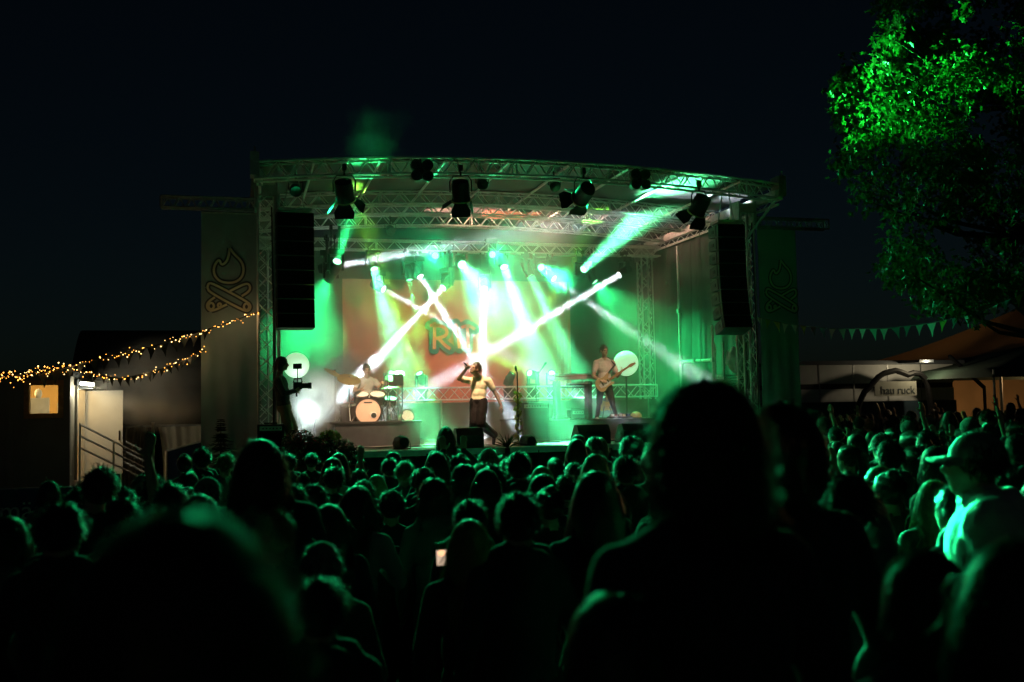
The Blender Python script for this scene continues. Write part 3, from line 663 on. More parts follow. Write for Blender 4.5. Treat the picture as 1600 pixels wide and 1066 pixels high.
sc = thing('fabric_screen', 'beige tarpaulin curtains hung on a rail between cabin and banner', 'screen', (-1.6, 23, 0))
def curtain(x0, x1, z1, pinch, side):
    def fn(u, v):
        e = (1-v)*v*4*pinch
        a = x0+(e if side < 0 else 0); b = x1-(e if side > 0 else 0)
        return V((a+(b-a)*u, 23+.04*math.sin(u*9+v*3)+.02*math.sin(u*31), z1*v))
    return MB().sheet(fn, 40, 16).build('curtain', TARP, sc)
pz = at(250, 667, 23).z
curtain(at(188, 700, 23).x, at(231, 700, 23).x, pz, .1, 1); curtain(at(247, 700, 23).x, at(322, 700, 23).x, pz, .1, -1)
MB().tube((at(185, 667, 23).x, 23, pz+.02), (at(325, 667, 23).x, 23, pz+.02), .03).build('rail', STEEL, sc)
MB().tube((at(239, 700, 22.9).x, 22.9, 0), (at(239, 700, 22.9).x, 22.9, pz+.1), .035, n=8).build('pole', STEEL, sc)
bk = thing('storage_tent', 'dark storage tent wall behind the beige curtains', 'tent', (-1.8, 26.5, 0))
DKCAN = mat('dark_canvas', (.05, .05, .055), .9, 0, .3, 1.5, .4, bscale=2)
MB().sheet(lambda u, v: V((-3.9+4.0*u, 25+.04*math.sin(u*40), 3.2*v)), 80, 4).build('wall', DKCAN, bk)
MB().sheet(lambda u, v: V((-3.9+4.0*u, 24.9+3.2*v, 3.2+1.0*math.sin(v*math.pi))), 20, 12).build('roof', DKCAN, bk)
bb = thing('blue_sign', 'blue vinyl sheet on a frame beside the small fir tree', 'sign', (-1.1, 21, 0))
p0, p1 = at(260, 705, 20.8), at(322, 688, 20.8)
MB().prism([(p0.x, .2), (p1.x, .2), (p1.x, p1.z), (p0.x, p0.z)], (0, 20.8, 0), (1, 0, 0), (0, 0, 1), (0, .02, 0)).build('sheet', BLUE, bb, False)
MB().tube((p0.x, 20.78, 0), (p0.x, 20.78, p0.z), .03).path([(p0.x, 20.78, p0.z), (p1.x, 20.78, p1.z)], .02).build('frame', STEEL, bb)
ms = thing('barrier_banner', 'blue banner with white lettering on a low barrier at the left edge', 'banner', (-4.7, 15, 0))
q0, q1 = at(-60, 768, 15), at(118, 768, 15); zt = q0.z; zb = zt-.55
MB().sheet(lambda u, v: V((q0.x+(q1.x-q0.x)*u, 15+.015*math.sin(u*30), zb+(zt-zb)*v)), 40, 3).build('vinyl', BLUE, ms)
put_text('mär', .36, (at(34, 799, 14.95).x, 14.95, zt-.4), (1, 0, 0), (0, 0, 1), WHITE, 'lettering', ms)
mb = MB(); mb.tube((q0.x, 15.03, zt), (q1.x, 15.03, zt), .02); mb.tube((q0.x, 15.03, .3), (q1.x, 15.03, .3), .02)
for k in range(9): mb.tube((q0.x+(q1.x-q0.x)*k/8, 15.03, 0), (q0.x+(q1.x-q0.x)*k/8, 15.03, zt), .015)
mb.build('barrier', STEEL, ms)

# fairy lights and pennants
def resample(pts, n):
    L = [0]
    for a, b in zip(pts, pts[1:]): L.append(L[-1]+(b-a).length)
    out = []
    for i in range(n):
        t = L[-1]*i/(n-1); k = min(len(pts)-2, max(j for j in range(len(pts)) if L[j] <= t))
        out.append(pts[k].lerp(pts[k+1], (t-L[k])/max(1e-6, L[k+1]-L[k])))
    return out
OCT = MB(); OCT.ell((0, 0, 0), .0078, None, 5, 4); _o = OCT.build('bulb', BULB, smooth=False, org=(0, 0, 0)); BM = _o.data; bpy.data.objects.remove(_o)
BM2 = BM.copy(); BM2.materials.clear(); BM2.materials.append(BULBC)
def fairy(lab, pts, n, jit=.05, grp='fairy light strings at the left'):
    p = [at(*q) for q in pts]; m = p[len(p)//2]; t = thing('string_lights', lab, 'string lights', m, grp)
    MB().path(resample(p, 60), .008, 4).build('wire', BLACK, t)
    for q in resample(p, n):
        o = bpy.data.objects.new('bulb', BM if random.random() < .6 else BM2); C.objects.link(o); o.parent = t
        o.location = q-m+V((random.gauss(0, jit*.4), random.gauss(0, jit*.6), random.gauss(-.01, jit))); s = random.uniform(.6, 1.35); o.scale = (s, s, s); ORG[o.name] = m
def glow(pts, P):
    for q in pts: point('fairy_glow', at(*q)+V((0, -.06, .0)), P, (1, .62, .28), None, .06)
fairy('upper string of warm fairy lights rising to the left stage tower', [(406, 487, 18.8), (345, 508, 18.6), (290, 526, 18.4), (240, 541, 18.2), (190, 553, 18.0), (150, 562, 17.9), (108, 573, 17.8)], 100, .03)
fairy('lower string of warm fairy lights sagging from the banner edge', [(320, 547, 18.98), (290, 562, 18.8), (255, 576, 18.6), (220, 586, 18.4), (185, 591, 18.2), (155, 588, 18.0), (130, 581, 17.9), (108, 573, 17.8)], 90, .03)
fairy('thick bundle of fairy lights running to the left edge above the cabin', [(110, 573, 17.8), (70, 582, 17.6), (30, 586, 17.4), (-40, 592, 17.0)], 80, .06)
fairy('second strand of fairy lights over the cabin roof', [(112, 576, 17.85), (70, 577, 17.7), (30, 588, 17.5), (-40, 588, 17.1)], 70, .06)
glow([(395, 496, 18.7), (350, 512, 18.6), (300, 528, 18.4), (295, 562, 18.8), (230, 586, 18.5), (120, 578, 17.8), (40, 590, 17.4)], .65)
PEN = [mat('pennant_cloth', c, .8, 0, .1, trans=.65) for c in ((.75, .78, .75), (.15, .45, .52), (.55, .6, .1), (.2, .25, .25), (.55, .6, .55))]
PENDK = mat('dark_pennant_cloth', (.05, .055, .05), .85, 0, .2, trans=.2)
def pennants(lab, pts, n, sz, mats, grp):
    p = [at(*q) for q in pts]; m = p[len(p)//2]; t = thing('bunting', lab, 'bunting', m, grp)
    MB().path(resample(p, 50), .006, 4).build('cord', ROPE, t)
    q = resample(p, n*4+1)
    for i in range(n):
        a = q[i*4+1]; b = q[i*4+3]; d = (b-a).normalized(); c = (a+b)/2; s = sz*random.uniform(.8, 1.15); sw = random.uniform(-.05, .05)
        off = V((0, random.uniform(-.04, .04), 0)); vs = [c-d*s*.4, c+d*s*.4, c+d*s*.13+V((sw*.5, 0, -s*.55))+off, c+V((sw, 0, -s))+off*1.5, c-d*s*.13+V((sw*.5, 0, -s*.55))+off]
        MB().add(vs+[v+V((0, .004, 0)) for v in vs], [(0, 1, 2, 3, 4), (9, 8, 7, 6, 5), (0, 5, 6, 1), (1, 6, 7, 2), (2, 7, 8, 3), (3, 8, 9, 4), (4, 9, 5, 0)]).build('pennant', random.choice(mats), t, False)
pennants('row of dark pennants along the upper fairy lights', [(330, 514, 18.55), (240, 542, 18.2), (150, 563, 17.9), (60, 586, 17.6)], 15, .22, [PENDK], 'pennants at the left')
pennants('row of small dark pennants below the sagging fairy lights', [(312, 552, 18.9), (255, 577, 18.6), (190, 591, 18.2), (130, 582, 17.9)], 16, .15, [PENDK], 'pennants at the left')
pennants('string of pale, blue and green pennants between the right banner and the tree', [(1180, 495, 18.8), (1232, 507, 17.9), (1300, 514, 16.8), (1380, 514, 15.6), (1450, 506, 14.7), (1520, 492, 13.8), (1562, 474, 13.3), (1625, 445, 12.6)], 26, .21, PEN, 'pennants at the right')
fairy('few warm fairy lights by the tree at the right edge', [(1562, 470, 16.9), (1580, 464, 16.8), (1600, 462, 16.7), (1630, 455, 16.6)], 18, .06, 'fairy lights at the right')

# ------------------------------------------------------------------ right side: trailer, sign, tents
trl = thing('market_trailer', 'long pale trailer with a dark band and blue base at the right', 'trailer', (19, 28, 0))
xa, xb = at(1225, 600, 27).x, at(1490, 600, 27).x
zz = [at(1370, y, 27).z for y in (570, 599, 607, 627, 662)]
MB().bb((xa, 27, zz[1]), (xb, 29.4, zz[0])).build('upper_panel', WHITE, trl, False)
MB().bb((xa, 27.04, zz[2]), (xb, 29.4, zz[1]-.003)).build('dark_band', BLACK, trl, False)
MB().bb((xa, 27, zz[3]), (xb, 29.4, zz[2]-.003)).build('lower_panel', WHITE, trl, False)
MB().bb((xa-.5, 26.9, zz[4]-.5), (xb, 29.4, zz[3]-.003)).build('blue_base', mat('blue_grey_board', (.05, .09, .12), .6, 0, .2, 2), trl, False)
for k in range(1, 5): MB().bb((xa+(xb-xa)*k/5-.02, 26.985, zz[3]), (xa+(xb-xa)*k/5+.02, 27, zz[0])).build('panel_joint', STEEL, trl, False)
MB().bb((xa, 26.7, zz[0]), (xb+.2, 29.5, zz[0]+.12)).build('roof', SHELL, trl, False)
xl = at(1448, 570, 25.8).x; point('trailer_lamp', (xl, 25.75, zz[0]-.02), 24, (1, .82, .5), trl, .06); MB().bb((xl-.25, 25.8, zz[0]+.02), (xl+.25, 26.69, zz[0]+.1)).build('lamp_housing', SHELL, trl, False)
mb = MB(); a = at(1483, 556, 26); b = at(1538, 606, 26); mb.tube(a, b, .06); mb.tube(b, (b.x, b.y, 0), .05)
o = mb.build('awning_pole', BLACKM); tag(o, 'dark slanting awning pole right of the pale trailer', 'pole')
ar = thing('arch_sign', 'black cloud-shaped arch with a white hau ruck board above the crowd', 'sign', (at(1400, 640, 26.3).x, 26.3, 0))
ap = [at(x, y, 26.3) for x, y in ((1336, 760), (1337, 660), (1342, 632), (1350, 613), (1362, 603), (1368, 592), (1382, 583), (1400, 579), (1414, 584), (1418, 586), (1424, 583), (1436, 583), (1446, 592), (1450, 605), (1455, 640), (1456, 760))]
MB().path(resample(ap, 40), .09, 8).build('arch', BLACK, ar)
c1, c2 = at(1366, 598, 26.32), at(1432, 618, 26.32)
MB().bb((c1.x, 26.3, c2.z), (c2.x, 26.33, c1.z+.03)).build('board', mat('sign_board', (.55, .55, .48), .6, 0, .1), ar, False)
put_text('hau ruck', .34, ((c1.x+c2.x)/2+.06, 26.29, c2.z+.06), (1, 0, 0), (0, 0, 1), DKPRINT, 'lettering', ar)
TENT = mat('tent_canvas', (.62, .42, .24), .85, 0, .15, 1.2, .3, trans=.35)
tn = thing('peaked_tent', 'peaked tent lit orange from below at the right edge', 'tent', (27.2, 31, 0))
ax = at(1625, 470, 31); ex = at(1500, 562, 29)
hw = ax.x-ex.x
def tent_roof(u, v):
    th = u*2*math.pi; sq = 1/max(abs(math.cos(th)), abs(math.sin(th))); k = v
    return V((ax.x+hw*k*sq*math.cos(th), 31.4+hw*.8*k*sq*math.sin(th), ex.z+(ax.z-ex.z)*(1-k)**1.35))
MB().sheet(tent_roof, 64, 14).build('roof', TENT, tn)
for sx in (-1, 1):
    for sy in (-1, 1): MB().tube((ax.x+sx*hw*.97, 31.4+sy*hw*.77, 0), (ax.x+sx*hw*.97, 31.4+sy*hw*.77, ex.z), .05).build('leg', STEEL, tn)
MB().sheet(lambda u, v: V((ax.x-hw*.95+hw*1.9*u, 31.4+hw*.75, ex.z*v)), 30, 4).build('rear_wall', TENT, tn)
point('tent_lamp', (ax.x-.6, 29.6, 2.7), 420, (1, .58, .24), tn, .15)
gc = thing('dark_canopy', 'dark green pavilion canopy in front of the orange tent', 'canopy', (24.5, 25.5, 0))
ga = at(1625, 536, 26.5); ge = at(1508, 579, 24.5); gh = ga.x-ge.x
GCAN = mat('green_canopy', (.05, .09, .07), .8, 0, .2, 2)
def gcroof(u, v):
    th = u*2*math.pi+math.pi/4; sq = 1/max(abs(math.cos(th)), abs(math.sin(th)))
    return V((ga.x+gh*v*sq*math.cos(th), 26.6+gh*.7*v*sq*math.sin(th), ge.z+(ga.z-ge.z)*(1-v)**1.25 if v < .999 else ge.z-.22))
MB().sheet(gcroof, 64, 14).build('roof', GCAN, gc)
for sx in (-1, 1):
    for sy in (-1, 1): MB().tube((ga.x+sx*gh*.97, 26.6+sy*gh*.68, 0), (ga.x+sx*gh*.97, 26.6+sy*gh*.68, ge.z), .035).build('leg', STEEL, gc)
# ------------------------------------------------------------------ tree with lit maple leaves
tr = thing('leafy_tree', 'tall maple tree with green-lit leaves at the right', 'tree', (at(1680, 600, 14.5).x, 14.8, 0))
OUT = [(1660, -170), (1500, -190), (1400, -90), (1372, 20), (1382, 80), (1345, 100), (1312, 125), (1292, 158), (1312, 182), (1330, 215), (1308, 245), (1300, 285), (1335, 312), (1382, 335), (1388, 400), (1402, 440), (1425, 462), (1470, 470), (1490, 492), (1530, 488), (1570, 470), (1640, 455), (1800, 430), (1900, 250), (1850, 0)]
def inside(x, y):
    c = False; j = len(OUT)-1
    for i in range(len(OUT)):
        xi, yi = OUT[i]; xj, yj = OUT[j]
        if (yi > y) != (yj > y) and x < (xj-xi)*(y-yi)/(yj-yi)+xi: c = not c
        j = i
    return c
clumps = []
for i in range(len(OUT)):                                   # clumps just inside the outline, then through the volume
    a = OUT[i]; b = OUT[(i+1) % len(OUT)]; L = math.hypot(a[0]-b[0], a[1]-b[1]); n = max(1, int(L/20))
    for k in range(n):
        t = (k+random.random()*.8)/n; x = a[0]+(b[0]-a[0])*t; y = a[1]+(b[1]-a[1])*t
        cx, cy = 1600, 170; d = math.hypot(cx-x, cy-y); s = random.uniform(8, 26)
        clumps.append((at(x+(cx-x)/d*s, y+(cy-y)/d*s, random.uniform(13.6, 15.4)), random.uniform(.16, .3)))
while len(clumps) < 620:
    x, y = random.uniform(1290, 1900), random.uniform(-190, 495)
    if not inside(x, y): continue
    p = at(x, y, random.uniform(12.8, 16.4))
    if noise.noise(p*.9) < -.22: continue
    clumps.append((p, random.uniform(.22, .45)))
def leaf_poly(c, nrm, up, s):
    """five-lobed leaf, two halves folded along its midrib"""
    x = up.cross(nrm).normalized(); y = nrm.cross(x); f = nrm*(.18*s)
    P = lambda a, b, k=0: c+x*(a*s)+y*(b*s)+f*k
    return [P(0, -.5), P(.34, -.42, 1), P(.22, -.1, .6), P(.55, .1, 1), P(.2, .2, .5), P(0, .62), P(-.2, .2, .5), P(-.55, .1, 1), P(-.22, -.1, .6), P(-.34, -.42, 1)]
mb = MB()
for c, r in clumps:
    for _ in range(int(46*(r/.3)**1.5)):
        d = V((random.gauss(0, 1), random.gauss(0, 1), random.gauss(0, 1))).normalized(); p = c+d*(r*random.random()**.5)
        n = (d*.6+V((random.gauss(0, .5), random.gauss(0, .5)-.3, random.gauss(0, .5)+.5))).normalized(); up = V((random.gauss(0, .5), random.gauss(0, .5), -.9))
        if abs(up.normalized().dot(n)) > .95: continue
        q = leaf_poly(p, n, up, random.uniform(.075, .13)); mb.add(q, [(0, 1, 2, 3, 4, 5), (0, 5, 6, 7, 8, 9)])
mb.build('crown', LEAF, tr, False)
mb = MB(); tb = V((at(1680, 600, 14.5).x, 14.8, 0))
tp = [tb, tb+V((.05, 0, 1.5)), tb+V((-.05, .05, 3.2)), tb+V((-.2, 0, 5)), tb+V((-.3, 0, 7.5)), tb+V((-.4, 0, 9.5))]
mb.path(tp, [.34, .28, .25, .2, .13, .05], 10); mb.build('trunk', BARK, tr)
mb = MB()
for c, r in random.sample(clumps, 70):
    k = min(range(2, 6), key=lambda i: abs(tp[i].z-(c.z-1.2))); a = tp[k]; m = a.lerp(c, .5)+V((0, 0, -.25)); mb.path([a, m, c], [.06, .035, .008], 5)
mb.build('limbs', BARK, tr)

# ------------------------------------------------------------------ plants by the stage
def leaf_cloud(mb, c, rad, n, s, k=0):
    mb.k = k
    for _ in range(n):
        d = V((random.gauss(0, 1), random.gauss(0, 1), random.gauss(0, 1))).normalized(); t = random.random()**.4
        p = V(c)+V((d.x*rad[0]*t, d.y*rad[1]*t, d.z*rad[2]*t)); nn = (d+V((random.gauss(0, .6), random.gauss(0, .6), .4))).normalized(); x, y, _ = basis(nn)
        a = random.random()*6.28; e = x*math.cos(a)+y*math.sin(a); f = nn.cross(e); q = s*random.uniform(.6, 1.3)
        mb.add([p-e*q, p-f*q*.38, p+e*q+nn*q*.2, p+f*q*.38], [(0, 1, 2, 3)])
def bush(px, py, Y, rad, lab, mats, n, s, zbase):
    c = at(px, py, Y); t = thing('flower_bush', lab, 'bush', (c.x, c.y, zbase), 'plants along the stage front')
    mb = MB(); leaf_cloud(mb, c, rad, n, s, 0)
    if len(mats) > 1: leaf_cloud(mb, c+V((0, -.08, .06)), rad, n//5, s*.7, 1)
    mb.build('foliage', mats, t, False)
    mb = MB()
    for k in range(5): mb.path([(c.x+random.uniform(-.05, .05), c.y, zbase+.2), c+V((random.uniform(-.6, .6)*rad[0], 0, .2*rad[2]))], .012, 4)
    mb.build('stems', BARK, t)
    MB().lathe([(.14, 0), (.2, .3), (.22, .3), (.2, .26), (0, .26)], (c.x, c.y, zbase), n=14).build('pot', mat('clay_pot', (.14, .06, .035), .8), t)
bush(468, 697, 17.9, (.32, .25, .3), 'dark bushy plant with red flowers below the cameraman', [LEAFD, LEAFR], 700, .05, .9)
bush(500, 703, 17.85, (.3, .25, .26), 'dark leafy plant with few red flowers between its neighbours', [LEAFD, LEAFR], 600, .05, .9)
bush(516, 685, 18.0, (.2, .18, .16), 'yellow-green leafy plant below the drum riser', [LEAFY], 420, .045, .95)
bush(538, 706, 17.9, (.24, .2, .22), 'dark green plant at the right end of the stage front row', [LEAFD], 420, .05, .9)
pb = thing('planter_stand', 'dark wooden stand carrying the potted plants before the stage', 'stand', (1.2, 17.9, 0))
MB().bb((.3, 17.65, .84), (2.0, 18.15, .9)).build('shelf', BLACK, pb, False)
for x in (.4, 1.9):
    for y in (17.7, 18.1): MB().bb((x-.03, y-.03, 0), (x+.03, y+.03, .84)).build('leg', BLACK, pb, False)
def fir(px, ptop, Y, h, lab):
    top = at(px, ptop, Y); b = top-V((0, 0, h)); t = thing('fir_tree', lab, 'tree', b, 'small potted fir trees')
    mb = MB()
    for k in range(34):
        z = min(.98, k/34+random.uniform(-.02, .02)); rr = (1-z)*.32*(.6+.7*random.random())+.03; m = 8
        for i in range(m):
            a = 6.28*i/m+random.random()*.5; e = V((math.cos(a), math.sin(a), -.25+random.uniform(-.1, .2))); p = b+V((0, 0, h*(.12+.88*z))); L = rr*random.uniform(.6, 1.1); sd = V((-e.y, e.x, 0))
            for q in range(7):
                c = p+e*(L*(q+1)/7); w_ = .055*(1-q/9)
                for sg in (-1, 1): mb.add([c, c+sd*sg*w_+e*.04, c+e*.045, c-e*.01+V((0, 0, -.012))], [(0, 1, 2, 3)])
    mb.build('branches', FIR, t, False)
    MB().tube(b, top-V((0, 0, .05)), .025, .004, 6).build('trunk', BARK, t)
    MB().lathe([(.12, -.28), (.17, 0), (.15, -.03), (0, -.03)], b, n=12).build('pot', BLACK, t)
    MB().bb((b.x-.2, b.y-.2, 0), (b.x+.2, b.y+.2, b.z-.28)).build('crate', BLACK, t, False)
fir(345, 652, 18.4, 1.15, 'small dark fir tree in front of the warmly lit left banner')
fir(1222, 624, 18.4, 1.1, 'small dark fir tree in front of the right banner')
sp = thing('spiky_plant', 'dark spiky yucca plant at the stage edge left of the vine stand', 'plant', at(793, 700, 18.05)-V((0, 0, .1)))
c = at(793, 700, 18.05); mb = MB()
for k in range(46):
    a = random.random()*6.28; e = V((math.cos(a), math.sin(a), random.uniform(.3, 2.2))).normalized(); L = random.uniform(.2, .38); sd = basis(e)[0]*.014
    mb.add([c-sd, c+sd, c+e*L*.6+sd*.8-V((0, 0, .01)), c+e*L-V((0, 0, .04)), c+e*L*.6-sd*.8], [(0, 1, 2, 3, 4)])
mb.build('leaves', LEAFD, sp, False); MB().tube((c.x, c.y, c.z), (c.x, c.y, .9), .05).build('stem', BARK, sp); MB().lathe([(.14, 0), (.2, .9), (.16, .88), (0, .88)], (c.x, c.y, 0), n=12).build('pot', BLACK, sp)

puff(at(255, 600, 20.6), (1.35, .7, 1.0), 1.6, .1, 1.5, 7)

# ------------------------------------------------------------------ people: one continuous skin grown over joints
def prims(j, long=True, thick=1.0, k=1.0, shorts=False, curl=(.25, .25), loose=1.0, hood=False):
    P = []; E = lambda c, r, rot, g: P.append(('e', V(c), V(r)*k, rot, g)); K = lambda a, b, ra, rb, g: P.append(('c', V(a), V(b), ra*k, rb*k, g))
    sd = (j['sr']-j['sl']).normalized(); up = (j['nk']-j['pel']).normalized(); sd = (sd-up*sd.dot(up)).normalized(); fw = up.cross(sd)
    T = Matrix((sd, fw, up)).transposed(); t = thick
    E(j['pel'], (.162*t, .12*t, .125), T, 2)
    E(j['pel'].lerp(j['nk'], .34), (.160*t, .114*t, .2), T, 0); E(j['pel'].lerp(j['nk'], .7)-fw*.01*k, (.178*t, .122*t, .19), T, 0)
    E(j['pel'].lerp(j['nk'], .12), (.160*t, .117*t, .1), T, 0)
    K(j['sl'], j['sr'], .064*t, .064*t, 0)
    for s in ('sl', 'sr'): K(j['nk']+up*.015*k, j['nk'].lerp(j[s], .75), .055*t, .06*t, 0)
    if hood: E(j['nk']-fw*.085*k-up*.01, (.12, .06, .085), T, 0); K(j['nk']+sd*.09*k+up*.02, j['nk']-sd*.09*k+up*.02, .06, .06, 0)
    hf = j['hf'].normalized(); hu = (j['hd']-j['nk']); hu = (hu-hf*hu.dot(hf)).normalized(); hs = hf.cross(hu); H = Matrix((hs, hf, hu)).transposed(); h = j['hd']
    j['_H'] = H
    K(j['nk'], h-hu*.06*k-hf*.01*k, .058, .055, 1)
    W = lambda a, b, c: h+(hs*a+hf*b+hu*c)*k
    E(W(0, -.012, .03), (.076, .096, .094), H, 1); E(W(0, .02, -.022), (.064, .08, .1), H, 1); E(W(0, .052, -.086), (.042, .042, .034), H, 1)
    K(W(0, .098, .008), W(0, .116, -.022), .011, .015, 1); E(W(0, .083, .024), (.052, .018, .012), H, 1); E(W(0, .094, -.053), (.025, .013, .011), H, 5)
    for s in (-1, 1):
        E(W(s*.075, -.004, -.005), (.012, .026, .034), H, 1); E(W(s*.031, .09, .003), (.014, .011, .008), H, 4)
    for a, b, c, cu in (('sl', 'el', 'wl', curl[0]), ('sr', 'er', 'wr', curl[1])):
        g = 0 if long else 1; m = 1.12 if long else 1
        mt = m*max(1, t)**1.6 if long else 1; K(j[a], j[b], .056*mt, .043*mt, g); K(j[b], j[c], .043*mt, .028*m, g)
        if not long: K(j[a], j[a].lerp(j[b], .62), .068*t, .062*t, 0)
        d = j.get('d'+c[1]) or (j[c]-j[b]).normalized(); d = V(d).normalized(); n = j.get('n'+c[1]); n = V(n) if n else (V((0, 0, 0))+fw*-.2-sd*(1 if c == 'wr' else -1))
        n = (n-d*n.dot(d)).normalized(); ts = n.cross(d).normalized()
        if ts.dot(fw+V((0, 0, .3))) < 0: ts = -ts
        w = j[c]; Hm = Matrix((ts, n, d)).transposed()
        E(w+d*.05*k, (.04, .017, .052), Hm, 1)
        for i, L in enumerate((.9, 1.0, .95, .78)):
            b0 = w+(d*.09+ts*(.029-.0195*i))*k; a1 = cu*1.1+.06*i*.5; a2 = cu*2.4
            d1 = (d*math.cos(a1)+n*math.sin(a1)+ts*(.09-.06*i)).normalized(); d2 = (d*math.cos(a2)+n*math.sin(a2)).normalized()
            b1 = b0+d1*.045*L*k; b2 = b1+d2*.036*L*k; K(b0, b1, .0098, .0092, 1); K(b1, b2, .0092, .0078, 1)
        b0 = w+(d*.03+ts*.034)*k; b1 = b0+(d*.6+ts*.7+n*cu*.6).normalized()*.042*k; b2 = b1+(d*.85+ts*.25+n*cu).normalized()*.032*k
        K(b0, b1, .0135, .0115, 1); K(b1, b2, .0112, .009, 1)
    for a, b, c, f in (('hl', 'kl', 'al', 'tl'), ('hr', 'kr', 'ar', 'tr')):
        K(j[a], j[b], .09*loose, .064*loose, 2)
        K(j[b], j[c], .058 if not shorts else .052, .047 if not shorts else .038, 1 if shorts else 2)
        if loose > 1.15: K(j[a], j[b], .115, .1, 2); K(j[b], j[c], .1, .078, 2)
        if shorts: K(j[a], j[b], .1, .085, 2); K(j[b].lerp(j[c], .75), j[c], .046, .042, 3)
        K(j[c]+V((0, 0, -.035*k)), j[f], .043, .036, 3); K(j[c]+V((0, 0, -.03*k))-(j[f]-j[c]).normalized()*.03*k, j[c], .04, .042, 3)
    return P
def grow(name, j, mats, voxel=.014, wr=.006, **kw):
    P = prims(j, **kw); mb = MB()
    for p in P:
        if p[0] == 'e': mb.ell(p[1], p[2], p[3], 16, 10)
        else: mb.cap(p[1], p[2], p[3], p[4], 10)
    me = bpy.data.meshes.new('t'); me.from_pydata(mb.v, [], mb.f); o = bpy.data.objects.new('t', me); C.objects.link(o)
    m = o.modifiers.new('r', 'REMESH'); m.mode = 'VOXEL'; m.voxel_size = voxel
    s = o.modifiers.new('s', 'SMOOTH'); s.factor = .5; s.iterations = 4 if voxel > .01 else 5
    r = bpy.data.meshes.new_from_object(o.evaluated_get(bpy.context.evaluated_depsgraph_get())); bpy.data.objects.remove(o); bpy.data.meshes.remove(me)
    r.name = name; n = len(r.polygons); ce = np.empty(n*3); r.polygons.foreach_get('center', ce); ce = ce.reshape(-1, 3)
    best = np.full(n, 1e9); reg = np.zeros(n, dtype=np.int32)
    for p in P:
        if p[0] == 'e':
            q = (ce-np.array(p[1])) @ np.array(p[3]) if p[3] else ce-np.array(p[1]); rr = np.array(p[2]); d = (np.linalg.norm(q/rr, axis=1)-1)*rr.min()
        else:
            a = np.array(p[1]); b = np.array(p[2]); ab = b-a; tt = np.clip(((ce-a) @ ab)/max(1e-9, ab @ ab), 0, 1); d = np.linalg.norm(ce-a-tt[:, None]*ab, axis=1)-(p[3]+(p[4]-p[3])*tt)
        k = d < best; best[k] = d[k]; reg[k] = p[-1]
    for x in mats: r.materials.append(x)
    r.polygons.foreach_set('material_index', np.minimum(reg, len(mats)-1))
    if wr:                                              # folds in the cloth
        nv = len(r.vertices); co = np.empty(nv*3); r.vertices.foreach_get('co', co); co = co.reshape(-1, 3); no = np.empty(nv*3); r.vertices.foreach_get('normal', no); no = no.reshape(-1, 3)
        cl = np.zeros(nv, bool)
        for p in r.polygons:
            if reg[p.index] in (0, 2): cl[list(p.vertices)] = True
        for i in np.nonzero(cl)[0]:
            c = co[i]; f = noise.noise(V((c[0]*9, c[1]*9, c[2]*6)))+.6*noise.noise(V((c[0]*20+3, c[1]*20, c[2]*13))); co[i] = c+no[i]*wr*f
        r.vertices.foreach_set('co', co.ravel())
    r.shade_smooth(); r.update(); return r
